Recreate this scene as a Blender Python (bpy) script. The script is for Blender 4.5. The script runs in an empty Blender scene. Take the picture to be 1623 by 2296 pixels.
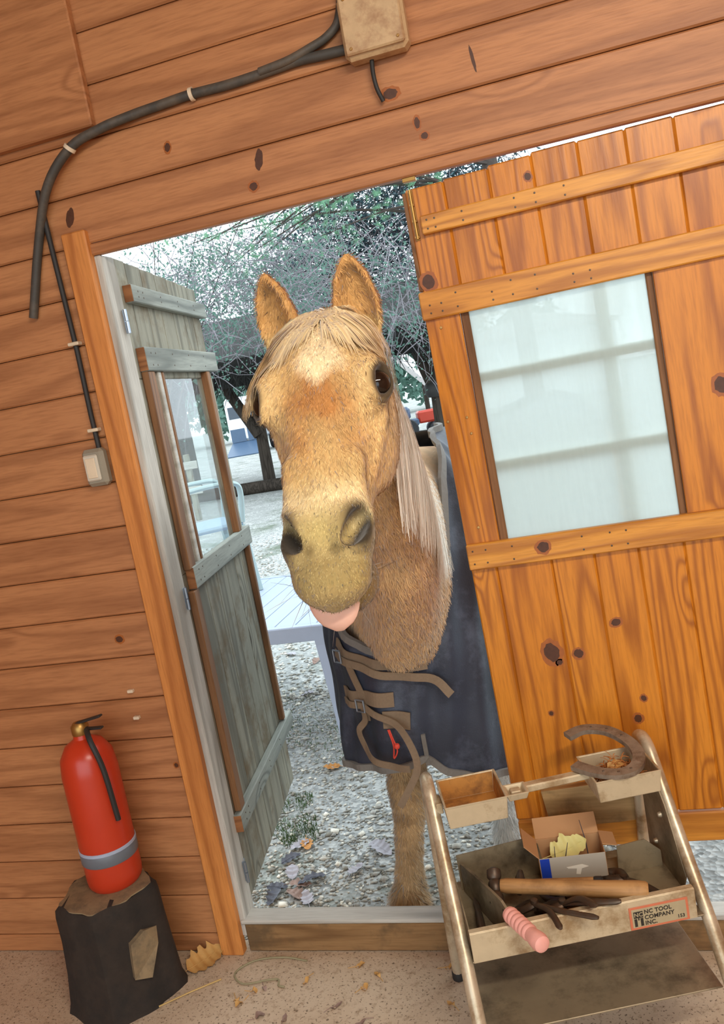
import bpy, bmesh, math, random
import numpy as np
from mathutils import Vector, Matrix

# ------------------------------------------------------------------ camera
scene = bpy.context.scene
COL = scene.collection
IMG_W, IMG_H, FPX = 1623.0, 2296.0, 1900.0
YAW, PITCH, ROLL = (math.radians(v) for v in (15.48, 8.12, -10.41))
fwd = Vector((-math.sin(YAW)*math.cos(PITCH), math.cos(YAW)*math.cos(PITCH), -math.sin(PITCH)))
rgt = Vector((math.cos(YAW), math.sin(YAW), 0)); upv = rgt.cross(fwd)
r2 = rgt*math.cos(ROLL) + upv*math.sin(ROLL); u2 = -rgt*math.sin(ROLL) + upv*math.cos(ROLL)
cam_d = bpy.data.cameras.new('camera'); cam = bpy.data.objects.new('camera', cam_d); COL.objects.link(cam)
cam_d.sensor_fit = 'VERTICAL'; cam_d.sensor_height = 36.0; cam_d.sensor_width = 36.0*IMG_W/IMG_H
cam_d.lens = FPX/IMG_H*36.0; cam_d.clip_start = 0.02; cam_d.clip_end = 400
m = Matrix.Identity(4)
for i in range(3):
    m[i][0] = r2[i]; m[i][1] = u2[i]; m[i][2] = -fwd[i]
m.translation = Vector((0.0, -2.2, 1.655))
cam.matrix_world = m
scene.camera = cam

# ------------------------------------------------------------------ sky (overcast) and exposure
world = bpy.data.worlds.new('overcast_sky'); scene.world = world; world.use_nodes = True
wn = world.node_tree; bg = wn.nodes['Background']
bg.inputs['Color'].default_value = (0.82, 0.93, 1.0, 1); bg.inputs['Strength'].default_value = 2.9
vs = scene.view_settings
vs.view_transform = 'Standard'; vs.look = 'None'; vs.gamma = 1.0; vs.use_curve_mapping = False
vs.exposure = 0.0
FILL_POWER = 52.0

random.seed(7); RNG = np.random.default_rng(7)

# ------------------------------------------------------------------ materials
def lin(r, g, b):
    f = lambda v: ((v/255.0)/12.92 if v/255.0 <= 0.04045 else ((v/255.0+0.055)/1.055)**2.4)
    return (f(r), f(g), f(b), 1.0)

class NT:
    def __init__(s, name):
        s.m = bpy.data.materials.new(name); s.m.use_nodes = True
        s.t = s.m.node_tree; s.t.nodes.clear()
        s.out = s.n('ShaderNodeOutputMaterial')
    def n(s, typ, ins=None, **kw):
        nd = s.t.nodes.new(typ)
        for k, v in kw.items(): setattr(nd, k, v)
        for k, v in (ins or {}).items():
            sk = nd.inputs[k]
            if hasattr(v, 'bl_idname') or hasattr(v, 'is_output'): s.t.links.new(v, sk)
            else: sk.default_value = v
        return nd
    def math(s, op, a, b=0.0, c=None):
        nd = s.n('ShaderNodeMath', operation=op)
        for i, v in enumerate((a, b, c)):
            if v is None: continue
            if hasattr(v, 'is_output'): s.t.links.new(v, nd.inputs[i])
            else: nd.inputs[i].default_value = v
        return nd.outputs[0]
    def mix(s, f, a, b, blend='MIX'):
        nd = s.n('ShaderNodeMix', data_type='RGBA', blend_type=blend)
        for sk, v in ((nd.inputs[0], f), (nd.inputs[6], a), (nd.inputs[7], b)):
            if hasattr(v, 'is_output'): s.t.links.new(v, sk)
            else: sk.default_value = v
        return nd.outputs[2]
    def ramp(s, f, stops):
        nd = s.n('ShaderNodeValToRGB', {'Fac': f}); e = nd.color_ramp.elements
        while len(e) < len(stops): e.new(0.5)
        for el, (p, c) in zip(e, stops):
            el.position = p; el.color = c if not isinstance(c, float) else (c, c, c, 1)
        return nd.outputs['Color']
    def coords(s, scale=(1, 1, 1), rand=True):
        tc = s.n('ShaderNodeTexCoord').outputs['Object']
        if rand:
            oi = s.n('ShaderNodeObjectInfo').outputs['Random']
            mul = s.math('MULTIPLY', oi, 53.7)
            cb = s.n('ShaderNodeCombineXYZ', {0: mul, 1: s.math('MULTIPLY', oi, 31.1), 2: s.math('MULTIPLY', oi, 17.3)})
            tc = s.n('ShaderNodeVectorMath', {0: tc, 1: cb.outputs[0]}, operation='ADD').outputs[0]
        return s.n('ShaderNodeMapping', {'Vector': tc, 'Scale': scale}).outputs[0], tc
    def noise(s, vec, scale, detail=3.0, rough=0.55, dist=0.0):
        return s.n('ShaderNodeTexNoise', {'Vector': vec, 'Scale': scale, 'Detail': detail, 'Roughness': rough, 'Distortion': dist}).outputs[0]
    def bump(s, h, strength=0.3, dist=0.004):
        return s.n('ShaderNodeBump', {'Height': h, 'Strength': strength, 'Distance': dist}).outputs[0]
    def bsdf(s, col, rough=0.5, metal=0.0, spec=0.5, normal=None, **kw):
        ins = {'Base Color': col, 'Roughness': rough, 'Metallic': metal, 'Specular IOR Level': spec}
        if normal is not None: ins['Normal'] = normal
        for k, v in kw.items(): ins[k] = v
        b = s.n('ShaderNodeBsdfPrincipled', ins)
        s.t.links.new(b.outputs[0], s.out.inputs[0])
        return b

def wood(name, dark, mid, light, knotc, axis='x', rough=0.42, spec=0.4, ring=16.0, knots=0.5, wear=None, rw=0.6):
    """grain runs along the object's local axis; rings from contour lines of stretched noise, knots from voronoi"""
    t = NT(name)
    st = {'x': (0.075, 1, 1), 'y': (1, 0.075, 1), 'z': (1, 1, 0.075)}[axis]
    sk = {'x': (0.42, 1, 1), 'y': (1, 0.42, 1), 'z': (1, 1, 0.42)}[axis]
    v, tc = t.coords(st)
    vk = t.n('ShaderNodeMapping', {'Vector': tc, 'Scale': sk}).outputs[0]
    vor = t.n('ShaderNodeTexVoronoi', {'Vector': vk, 'Scale': 6.5, 'Randomness': 1.0})
    pick = t.n('ShaderNodeSeparateColor', {0: vor.outputs['Color']}).outputs[0]
    on = t.math('GREATER_THAN', pick, 1.0-knots*0.55)
    size = t.math('MULTIPLY_ADD', pick, 0.10, 0.02)
    kn = t.n('ShaderNodeMapRange', {0: vor.outputs['Distance'], 1: size, 2: 0.0, 3: 0.0, 4: 1.0}, interpolation_type='SMOOTHSTEP').outputs[0]
    knot = t.math('MULTIPLY', kn, on)
    near = t.math('MULTIPLY', t.n('ShaderNodeMapRange', {0: vor.outputs['Distance'], 1: 0.42, 2: 0.0, 3: 0.0, 4: 1.0}, interpolation_type='SMOOTHSTEP').outputs[0], on)
    n1 = t.noise(v, 5.5, 2.5, 0.5, 0.25)
    n1 = t.math('ADD', n1, t.math('MULTIPLY', near, 0.30))
    rg = t.math('MULTIPLY_ADD', t.math('SINE', t.math('MULTIPLY', n1, ring*6.283)), 0.5, 0.5)
    rg = t.math('POWER', rg, 2.2)
    fib = t.noise(t.n('ShaderNodeMapping', {'Vector': v, 'Scale': (1, 1, 1)}).outputs[0], 160.0, 2.0, 0.6)
    big = t.noise(vk, 1.7, 2.0)
    c = t.mix(big, mid, light)
    c = t.mix(t.math('MULTIPLY', rg, rw), c, dark)
    c = t.mix(t.math('MULTIPLY', t.math('SUBTRACT', fib, 0.42), 1.1), c, dark)
    c = t.mix(t.math('MULTIPLY', knot, 0.88), c, knotc)
    if wear is not None:
        wn_ = t.noise(tc, 7.0, 5.0, 0.65)
        c = t.mix(t.ramp(wn_, [(0.50, 0.0), (0.68, 0.8)]), c, wear)
    h = t.math('ADD', t.math('MULTIPLY', rg, 0.5), fib)
    t.bsdf(c, rough, 0, spec, t.bump(h, 0.22, 0.002))
    return t.m

def plain(name, col, rough=0.5, metal=0.0, spec=0.5, vary=0.15, scale=18.0, dirt=None, bump=0.0, **kw):
    t = NT(name); v, tc = t.coords((1, 1, 1))
    n = t.noise(tc, scale, 4.0, 0.6)
    dk = tuple(x*(1-vary*1.6) for x in col[:3])+(1,); lt = tuple(min(1, x*(1+vary)) for x in col[:3])+(1,)
    c = t.mix(n, dk, lt)
    if dirt is not None:
        d = t.noise(tc, scale*0.45, 5.0, 0.7)
        c = t.mix(t.ramp(d, [(0.45, 0.0), (0.66, 0.85)]), c, dirt)
    t.bsdf(c, rough, metal, spec, t.bump(n, bump, 0.003) if bump else None, **kw)
    return t.m

M = {}
# varnished larch of the hut wall, redder and matt, light falloff and haze put into its colour too; the doors are yellower and glossier
WALLC = (lin(118, 66, 34), lin(178, 118, 74), lin(198, 138, 90), lin(84, 54, 36))
M['wall_x'] = wood('wall_board_wood', *WALLC, axis='x', rough=0.5, ring=7.0, knots=0.35, rw=0.4)
M['wall_z'] = wood('wall_post_wood', lin(150, 82, 34), lin(205, 128, 62), lin(218, 146, 78), lin(96, 52, 26), axis='z', rough=0.42, ring=6.0, knots=0.3)
M['door_z'] = wood('door_board_wood', lin(132, 64, 14), lin(204, 122, 32), lin(222, 146, 46), lin(84, 40, 16), axis='z', rough=0.36, ring=15.0, knots=0.5, rw=0.6)
M['door_x'] = wood('door_rail_wood', lin(150, 84, 24), lin(214, 142, 50), lin(230, 164, 70), lin(70, 38, 20), axis='x', rough=0.4, ring=14.0, knots=0.4)
GREYC = (lin(86, 84, 74), lin(134, 132, 118), lin(164, 160, 142), lin(60, 52, 44))
M['grey_z'] = wood('weathered_board_wood', *GREYC, axis='z', rough=0.8, spec=0.2, ring=8.0, knots=0.3, wear=lin(110, 92, 66))
M['grey_x'] = wood('weathered_rail_wood', lin(92, 96, 92), lin(140, 146, 140), lin(168, 170, 158), lin(60, 56, 50), axis='x', rough=0.8, spec=0.2, ring=8.0, knots=0.4)
M['brown_z'] = wood('bare_brown_wood', lin(78, 50, 30), lin(128, 88, 54), lin(150, 108, 72), lin(66, 40, 26), axis='z', rough=0.6, spec=0.3, ring=8.0)
M['brown_y'] = wood('cut_end_wood', lin(104, 62, 34), lin(150, 98, 58), lin(166, 112, 70), lin(66, 40, 26), axis='y', rough=0.65, spec=0.3, ring=10.0)
M['sill'] = wood('sill_wood', lin(98, 68, 40), lin(144, 108, 70), lin(160, 126, 86), lin(60, 44, 30), axis='x', rough=0.75, spec=0.2, ring=9.0, wear=lin(96, 78, 56))
M['sill_top'] = wood('sill_grey_wood', lin(150, 144, 134), lin(186, 182, 172), lin(204, 200, 190), lin(90, 80, 70), axis='x', rough=0.8, spec=0.2, ring=8.0)
M['pale_x'] = wood('pale_board_wood', lin(130, 98, 58), lin(184, 148, 98), lin(204, 170, 120), lin(90, 66, 42), axis='x', rough=0.7, spec=0.2, ring=8.0, wear=lin(98, 84, 62))
M['log'] = wood('log_bark_wood', lin(30, 26, 22), lin(58, 50, 44), lin(82, 74, 66), lin(24, 20, 18), axis='z', rough=0.9, spec=0.15, ring=9.0)
M['handle'] = wood('tool_handle_wood', lin(108, 72, 36), lin(176, 130, 78), lin(198, 152, 98), lin(70, 48, 28), axis='x', rough=0.55, ring=6.0, knots=0.1, wear=lin(120, 84, 48))
M['ceiling'] = wood('ceiling_wood', *WALLC, axis='y', rough=0.6, ring=7.0)

M['black'] = plain('black_cable_rubber', lin(44, 42, 40), 0.6)
M['cable'] = plain('grey_cable_rubber', lin(70, 66, 60), 0.6, dirt=lin(104, 92, 78))
M['beige'] = plain('beige_plastic', lin(200, 168, 126), 0.5, dirt=lin(160, 120, 84), scale=40)
M['cream'] = plain('cream_clip_plastic', lin(226, 206, 176), 0.5)
M['white_pl'] = plain('white_resin', lin(172, 184, 204), 0.35, vary=0.04)
M['white_pl_d'] = plain('white_resin_dirty', lin(214, 218, 222), 0.5, vary=0.06, dirt=lin(96, 84, 72), scale=60)
M['green_pl'] = plain('green_resin', lin(158, 178, 178), 0.4, vary=0.05)
M['blue_pl'] = plain('pale_blue_resin', lin(150, 174, 192), 0.4, vary=0.05)
M['zinc'] = plain('zinc_metal', lin(150, 160, 172), 0.35, 0.8)
M['switch'] = plain('grey_switch_plastic', lin(150, 142, 124), 0.4, vary=0.08)
M['switch_pad'] = plain('pale_switch_pad', lin(206, 198, 180), 0.35, vary=0.05)
M['brass'] = plain('brass_metal', lin(176, 136, 74), 0.38, 0.8)
M['screw'] = plain('screw_metal', lin(190, 150, 92), 0.35, 0.7)
M['alu'] = plain('dull_aluminium', lin(208, 190, 156), 0.45, 0.25, vary=0.10, scale=30, dirt=lin(150, 120, 80), bump=0.05)
M['tube'] = plain('polished_aluminium_tube', lin(214, 200, 172), 0.36, 0.45, vary=0.10, scale=24, dirt=lin(150, 122, 84))
M['sheet'] = plain('grey_sheet_steel', lin(156, 140, 112), 0.45, 0.35, vary=0.15, scale=16, dirt=lin(82, 70, 52))
M['steel'] = plain('dark_tool_steel', lin(92, 80, 68), 0.45, 0.6, vary=0.2, dirt=lin(96, 66, 44), scale=40)
M['rusty'] = plain('worn_horseshoe_iron', lin(150, 134, 116), 0.55, 0.35, vary=0.2, dirt=lin(104, 82, 62), scale=60, bump=0.4)
M['pink'] = plain('pink_handle_plastic', lin(240, 172, 158), 0.4, vary=0.08, scale=60)
M['card'] = plain('brown_cardboard', lin(186, 140, 96), 0.8, vary=0.06)
M['card_grey'] = plain('grey_cardboard', lin(176, 166, 150), 0.7, vary=0.05)
M['card_blue'] = plain('blue_print', lin(28, 62, 170), 0.5, vary=0.1)
M['paper'] = plain('torn_paper', lin(232, 224, 206), 0.8, vary=0.04)
M['label_pl'] = plain('label_plate_grey', lin(176, 160, 126), 0.5, vary=0.1, scale=40)
M['label_red'] = plain('label_red_print', lin(206, 116, 82), 0.5, vary=0.1)
M['label_ink'] = plain('label_black_print', lin(46, 40, 32), 0.6, vary=0.1)
M['red'] = plain('red_enamel', lin(196, 58, 30), 0.3, vary=0.06)
M['band'] = plain('grey_blue_band', lin(110, 116, 124), 0.4)
M['stump_bark'] = plain('dark_stump_bark', lin(52, 42, 34), 0.9, vary=0.35, scale=30, bump=0.6, dirt=lin(34, 30, 26))
M['stump_cut'] = plain('grey_stump_cut', lin(146, 124, 92), 0.85, vary=0.15, scale=40, bump=0.3, dirt=lin(104, 90, 70))
M['strap'] = plain('grey_brown_webbing', lin(128, 108, 86), 0.8, vary=0.12, scale=120, bump=0.2)
M['binding'] = plain('grey_binding_tape', lin(122, 118, 112), 0.75, vary=0.12, scale=90)
M['red_cord'] = plain('red_cord', lin(214, 70, 52), 0.6)
M['twine'] = plain('straw_twine', lin(156, 146, 112), 0.8)
M['straw'] = plain('yellow_straw', lin(206, 172, 106), 0.7)
M['leaf_dry'] = plain('dry_tan_leaf', lin(208, 160, 92), 0.7, vary=0.15, scale=40)
M['leaf_orange'] = plain('dry_orange_leaf', lin(200, 140, 72), 0.7, vary=0.15, scale=40)
M['leaf_grey'] = plain('faded_grey_leaf', lin(176, 172, 178), 0.7, vary=0.12, scale=40)
M['leaf_dark'] = plain('dark_wet_leaf', lin(74, 74, 84), 0.5, vary=0.25, scale=40)
M['leaf_brown'] = plain('brown_oak_leaf', lin(150, 122, 108), 0.65, vary=0.2, scale=40)
M['leaf_yellow'] = plain('yellow_green_leaf', lin(214, 204, 132), 0.6, vary=0.1, scale=40)
M['shaving'] = plain('wood_shavings', lin(178, 112, 54), 0.8, vary=0.2)
M['fill_body'] = plain('white_fill_lamp_enamel', lin(230, 228, 220), 0.4)
M['thatch'] = plain('dark_heather_roof', lin(38, 37, 34), 0.95, vary=0.5, scale=9, bump=0.8)
M['twig_p'] = plain('pale_twig_bark', lin(150, 144, 150), 0.9, vary=0.5, scale=1.6)
M['twig_d'] = plain('dark_twig_bark', lin(72, 66, 70), 0.9, vary=0.2)
def foliage(name, col, tr):
    t = NT(name); v, tc = t.coords((1, 1, 1), rand=False); n = t.noise(tc, 3.0, 3.0)
    c = t.mix(n, tuple(x*0.55 for x in col[:3])+(1,), tuple(min(1, x*1.35) for x in col[:3])+(1,))
    b = t.bsdf(c, 0.6, 0, 0.3); tl = t.n('ShaderNodeBsdfTranslucent', {'Color': c}); mx = t.n('ShaderNodeMixShader', {0: tr, 1: b.outputs[0], 2: tl.outputs[0]})
    t.t.links.new(mx.outputs[0], t.out.inputs[0]); return t.m
M['fol_g'] = foliage('grey_green_leaves', lin(104, 138, 124), 0.35)
M['fol_d'] = foliage('dark_blue_green_leaves', lin(58, 82, 88), 0.3)
M['needle'] = foliage('pine_needles', lin(136, 182, 148), 0.4)
M['bark'] = plain('tree_bark', lin(70, 60, 54), 0.9, vary=0.3, scale=12, bump=0.5)
M['grass'] = plain('short_grass', lin(78, 104, 58), 0.8, vary=0.3, scale=6)
M['van_w'] = plain('white_vehicle_paint', lin(232, 238, 244), 0.3, vary=0.03)
M['van_b'] = plain('blue_vehicle_paint', lin(76, 98, 124), 0.4, vary=0.1)
M['glass_dk'] = plain('dark_vehicle_glass', lin(60, 72, 84), 0.1)
M['tyre'] = plain('tyre_rubber', lin(50, 52, 56), 0.8)
M['plaster'] = plain('white_render', lin(236, 238, 240), 0.8, vary=0.03)
M['roof_t'] = plain('pale_roof_board', lin(206, 200, 198), 0.7, vary=0.1)

def mat_glass(name, dirt, dcol, sc):
    t = NT(name); v, tc = t.coords((1, 1, 1), rand=False)
    n = t.noise(tc, sc, 5.0, 0.6)
    streak = t.noise(t.n('ShaderNodeMapping', {'Vector': tc, 'Scale': (14, 14, 1.5)}).outputs[0], 3.0, 3.0)
    f = t.n('ShaderNodeMapRange', {0: t.math('MULTIPLY_ADD', streak, 0.35, n), 1: 0.35, 2: 1.0, 3: dirt[0], 4: dirt[1]}).outputs[0]
    tr = t.n('ShaderNodeBsdfTransparent', {'Color': (0.93, 0.97, 0.97, 1)})
    gl = t.n('ShaderNodeBsdfGlossy', {'Color': (1, 1, 1, 1), 'Roughness': 0.03})
    fr = t.n('ShaderNodeFresnel', {'IOR': 1.45})
    bf = t.n('ShaderNodeNewGeometry').outputs['Backfacing']
    fr_ = t.math('MULTIPLY', fr.outputs[0], t.math('SUBTRACT', 1.0, bf))    # reflect on the outer face only, no total reflection inside the thin pane
    m1 = t.n('ShaderNodeMixShader', {0: fr_, 1: tr.outputs[0], 2: gl.outputs[0]})
    df = t.n('ShaderNodeBsdfDiffuse', {'Color': dcol}); tl = t.n('ShaderNodeBsdfTranslucent', {'Color': dcol})
    dd = t.n('ShaderNodeMixShader', {0: 0.6, 1: df.outputs[0], 2: tl.outputs[0]})
    m2 = t.n('ShaderNodeMixShader', {0: f, 1: m1.outputs[0], 2: dd.outputs[0]})
    t.t.links.new(m2.outputs[0], t.out.inputs[0]); return t.m
M['glass'] = mat_glass('clear_window_glass', (0.02, 0.10), lin(200, 214, 220), 5.0)
M['glass_dirty'] = mat_glass('dusty_window_glass', (0.60, 0.93), lin(222, 232, 230), 2.2)

def mat_floor():
    t = NT('sandy_concrete'); v, tc = t.coords((1, 1, 1), rand=False)
    a = t.noise(tc, 3.0, 6.0, 0.6); b = t.noise(tc, 40.0, 4.0, 0.7); sp = t.noise(tc, 130.0, 2.0, 0.5)
    c = t.mix(a, lin(182, 156, 126), lin(214, 196, 172))
    c = t.mix(t.ramp(b, [(0.52, 0.0), (0.72, 0.6)]), c, lin(128, 100, 70))
    c = t.mix(t.ramp(sp, [(0.60, 0.0), (0.68, 0.75)]), c, lin(74, 56, 40))
    t.bsdf(c, 0.9, 0, 0.2, t.bump(b, 0.5, 0.006)); return t.m
M['floor'] = mat_floor()
def mat_ground():
    t = NT('gravelly_yard_soil'); v, tc = t.coords((1, 1, 1), rand=False)
    a = t.noise(tc, 0.8, 4.0, 0.6); vo = t.n('ShaderNodeTexVoronoi', {'Vector': tc, 'Scale': 55.0})
    s = t.n('ShaderNodeSeparateColor', {0: vo.outputs['Color']}).outputs[0]
    peb = t.ramp(s, [(0.0, lin(108, 110, 108)), (0.5, lin(172, 174, 172)), (1.0, lin(222, 222, 216))])
    c = t.mix(t.ramp(t.noise(tc, 2.4, 5.0, 0.6), [(0.35, 0.15), (0.65, 0.9)]), lin(152, 154, 150), peb)
    g = t.noise(tc, 1.1, 5.0, 0.65)
    c = t.mix(t.ramp(g, [(0.54, 0.0), (0.68, 0.7)]), c, lin(78, 94, 66))
    t.bsdf(c, 0.95, 0, 0.15, t.bump(vo.outputs['Distance'], 0.6, 0.012)); return t.m
M['ground'] = mat_ground()
def mat_blanket():
    t = NT('navy_waxed_canvas'); v, tc = t.coords((1, 1, 1), rand=False)
    n = t.noise(tc, 4.0, 5.0, 0.65); w = t.noise(tc, 260.0, 1.0)
    mottle = t.noise(tc, 9.0, 6.0, 0.7)
    c = t.mix(n, lin(30, 33, 42), lin(58, 64, 80))
    c = t.mix(t.ramp(mottle, [(0.5, 0.0), (0.75, 0.5)]), c, lin(104, 112, 130))  # random blue-grey patches over the navy
    t.bsdf(c, 0.52, 0, 0.5, t.bump(t.math('MULTIPLY_ADD', w, 0.15, n), 0.35, 0.01)); return t.m
M['blanket'] = mat_blanket()
def mat_coat(name, rough=0.75, sheen=0.25):
    t = NT(name); at = t.n('ShaderNodeAttribute', attribute_name='coat')
    v, tc = t.coords((1, 1, 1), rand=False)
    n = t.noise(t.n('ShaderNodeMapping', {'Vector': tc, 'Scale': (180, 60, 45)}).outputs[0], 1.0, 3.0, 0.6)
    c = t.mix(t.math('MULTIPLY_ADD', n, 0.7, -0.1), at.outputs['Color'], t.mix(1.0, at.outputs['Color'], (0.72, 0.62, 0.5, 1), 'MULTIPLY'))
    t.bsdf(c, rough, 0, 0.25, t.bump(n, 0.35, 0.003), **{'Sheen Weight': sheen}); return t.m
M['coat'] = mat_coat('palomino_coat')
def mat_hair(name, tr):
    t = NT(name); at = t.n('ShaderNodeAttribute', attribute_name='coat')
    b = t.bsdf(at.outputs['Color'], 0.6, 0, 0.3, **{'Sheen Weight': 0.35}); tl = t.n('ShaderNodeBsdfTranslucent', {'Color': at.outputs['Color']})
    mx = t.n('ShaderNodeMixShader', {0: tr, 1: b.outputs[0], 2: tl.outputs[0]}); t.t.links.new(mx.outputs[0], t.out.inputs[0]); return t.m
M['hair'] = mat_hair('horse_hair', 0.12); M['fur'] = mat_hair('short_horse_fur', 0.0)
M['eye'] = plain('horse_eye', lin(34, 24, 18), 0.05, vary=0.3, scale=40)
M['tongue'] = plain('pink_tongue', lin(240, 188, 166), 0.3, vary=0.08, scale=50, **{'Subsurface Weight': 0.1})
def mat_attr(name, attr, rough=0.85):
    t = NT(name); at = t.n('ShaderNodeAttribute', attribute_name=attr)
    t.bsdf(at.outputs['Color'], rough, 0, 0.2); return t.m
M['stone'] = mat_attr('gravel_stone', 'tint')

# ------------------------------------------------------------------ object helpers
def props(o, label=None, cat=None, group=None, kind=None):
    if label: o['label'] = label
    if cat: o['category'] = cat
    if group: o['group'] = group
    if kind: o['kind'] = kind
    return o
def empty(name, loc=(0, 0, 0), rz=0.0, label=None, cat=None, group=None, kind=None):
    o = bpy.data.objects.new(name, None); o.empty_display_size = 0.05; COL.objects.link(o)
    o.location = loc; o.rotation_euler = (0, 0, rz)
    return props(o, label, cat, group, kind)
def add(name, me, mat=None, parent=None, loc=(0, 0, 0), rot=None):
    o = bpy.data.objects.new(name, me); COL.objects.link(o)
    if mat is not None and not me.materials: me.materials.append(M[mat] if isinstance(mat, str) else mat)
    o.location = loc
    if rot is not None:
        if isinstance(rot, Matrix): o.rotation_euler = rot.to_euler()
        else: o.rotation_euler = rot
    if parent is not None: o.parent = parent
    return o
def copy_tree(o, parent=None):
    c = o.copy(); COL.objects.link(c); c.parent = parent
    for ch in list(o.children): copy_tree(ch, c)
    return c

def cbox_data(s, c):
    """chamfered box: 24 verts"""
    hx, hy, hz = (v/2.0 for v in s); c = min(c, hx*0.9, hy*0.9, hz*0.9)
    vs_, idx = [], {}
    for sx in (-1, 1):
        for sy in (-1, 1):
            for sz in (-1, 1):
                for ax in range(3):
                    p = [sx*(hx-c), sy*(hy-c), sz*(hz-c)]; h = (hx, hy, hz); sg = (sx, sy, sz)
                    p[ax] = sg[ax]*h[ax]; idx[(sx, sy, sz, ax)] = len(vs_); vs_.append(tuple(p))
    fs = []
    for ax in range(3):
        o1, o2 = [(1, 2), (2, 0), (0, 1)][ax]
        for sg in (-1, 1):
            q = []
            for a, b in ((-1, -1), (1, -1), (1, 1), (-1, 1)):
                k = [0, 0, 0]; k[ax] = sg; k[o1] = a; k[o2] = b; q.append(idx[(*k, ax)])
            fs.append(q if sg > 0 else q[::-1])
        for a in (-1, 1):
            for b in (-1, 1):
                k0 = [0, 0, 0]; k1 = [0, 0, 0]
                k0[ax] = -1; k1[ax] = 1
                for k in (k0, k1): k[o1] = a; k[o2] = b
                q = [idx[(*k0, o1)], idx[(*k1, o1)], idx[(*k1, o2)], idx[(*k0, o2)]]
                fs.append(q if a*b > 0 else q[::-1])
    for sx in (-1, 1):
        for sy in (-1, 1):
            for sz in (-1, 1):
                q = [idx[(sx, sy, sz, a)] for a in range(3)]
                fs.append(q if sx*sy*sz > 0 else q[::-1])
    return vs_, fs

class MB:
    def __init__(s): s.v = []; s.f = []
    def addm(s, vs_, fs):
        b = len(s.v); s.v += [tuple(p) for p in vs_]; s.f += [[i+b for i in f] for f in fs]; return s
    def box(s, c, size, ch=0.003, rot=None):
        v, f = cbox_data(size, ch)
        R_ = rot if rot is not None else Matrix.Identity(3)
        return s.addm([R_ @ Vector(p) + Vector(c) for p in v], f)
    def ring_loft(s, rings, closed=True, cap=True):
        n = len(rings[0]); v = [tuple(p) for r in rings for p in r]; f = []
        for i in range(len(rings)-1):
            for j in range(n if closed else n-1):
                k = (j+1) % n
                f.append([i*n+j, i*n+k, (i+1)*n+k, (i+1)*n+j])
        if cap and closed:
            f.append(list(range(n))[::-1]); f.append([(len(rings)-1)*n+j for j in range(n)])
        return s.addm(v, f)
    def tube(s, path, rad, seg=8, cap=True, flat=None):
        P = [Vector(p) for p in path]; n = len(P)
        if not hasattr(rad, '__len__'): rad = [rad]*n
        rings = []; nrm = None
        for i in range(n):
            t = (P[min(i+1, n-1)]-P[max(i-1, 0)])
            t = t.normalized() if t.length > 1e-9 else Vector((0, 0, 1))
            if nrm is None:
                a = Vector((0, 0, 1)) if abs(t.z) < 0.9 else Vector((1, 0, 0)); nrm = t.cross(a).normalized()
            else:
                nrm = (nrm - t*nrm.dot(t)); nrm = nrm.normalized() if nrm.length > 1e-6 else t.orthogonal().normalized()
            b = t.cross(nrm); fl = flat if flat else 1.0
            rings.append([P[i] + (nrm*math.cos(2*math.pi*k/seg) + b*math.sin(2*math.pi*k/seg)*fl)*rad[i] for k in range(seg)])
        return s.ring_loft(rings, True, cap)
    def lathe(s, prof, c=(0, 0, 0), seg=20, axis='z', cap=True):
        rings = []
        for r, h in prof:
            rg = []
            for k in range(seg):
                a = 2*math.pi*k/seg; x, y = r*math.cos(a), r*math.sin(a)
                p = (x, y, h) if axis == 'z' else ((h, x, y) if axis == 'x' else (x, h, -y))
                rg.append(Vector(p)+Vector(c))
            rings.append(rg)
        return s.ring_loft(rings, True, cap)
    def prism(s, poly, y0, y1):
        """polygon in xz extruded along y"""
        n = len(poly); v = [(x, y0, z) for x, z in poly]+[(x, y1, z) for x, z in poly]
        f = [list(range(n)), list(range(2*n-1, n-1, -1))]+[[(i+1) % n, i, n+i, n+(i+1) % n] for i in range(n)]
        return s.addm(v, f)
    def mesh(s, name, smooth=False, fix=True):
        me = bpy.data.meshes.new(name); me.from_pydata(s.v, [], s.f); me.update()
        if fix:
            bm = bmesh.new(); bm.from_mesh(me); bmesh.ops.recalc_face_normals(bm, faces=bm.faces); bm.to_mesh(me); bm.free()
        if smooth:
            me.polygons.foreach_set('use_smooth', [True]*len(me.polygons))
            try: me.set_sharp_from_angle(angle=math.radians(42))
            except Exception: pass
        return me
    def build(s, name, mat, parent=None, loc=(0, 0, 0), rot=None, smooth=False):
        return add(name, s.mesh(name, smooth), mat, parent, loc, rot)

_bc = {}
def box(name, c, size, mat, parent=None, ch=0.003, rot=None):
    key = (tuple(round(v, 4) for v in size), ch, mat)
    if key not in _bc:
        _bc[key] = MB().box((0, 0, 0), size, ch).mesh(name)
    return add(name, _bc[key], mat, parent, c, rot)
def spline(pts, n=24):
    """catmull-rom through points"""
    P = [Vector(p) for p in pts]; P = [P[0]*2-P[1]]+P+[P[-1]*2-P[-2]]; out = []
    m_ = len(P)-3
    for k in range(n+1):
        t = k/n*m_; i = min(int(t), m_-1); u = t-i
        a, b, c, d = P[i], P[i+1], P[i+2], P[i+3]
        out.append(0.5*((2*b)+(c-a)*u+(2*a-5*b+4*c-d)*u*u+(3*b-a-3*c+d)*u**3))
    return out

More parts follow.
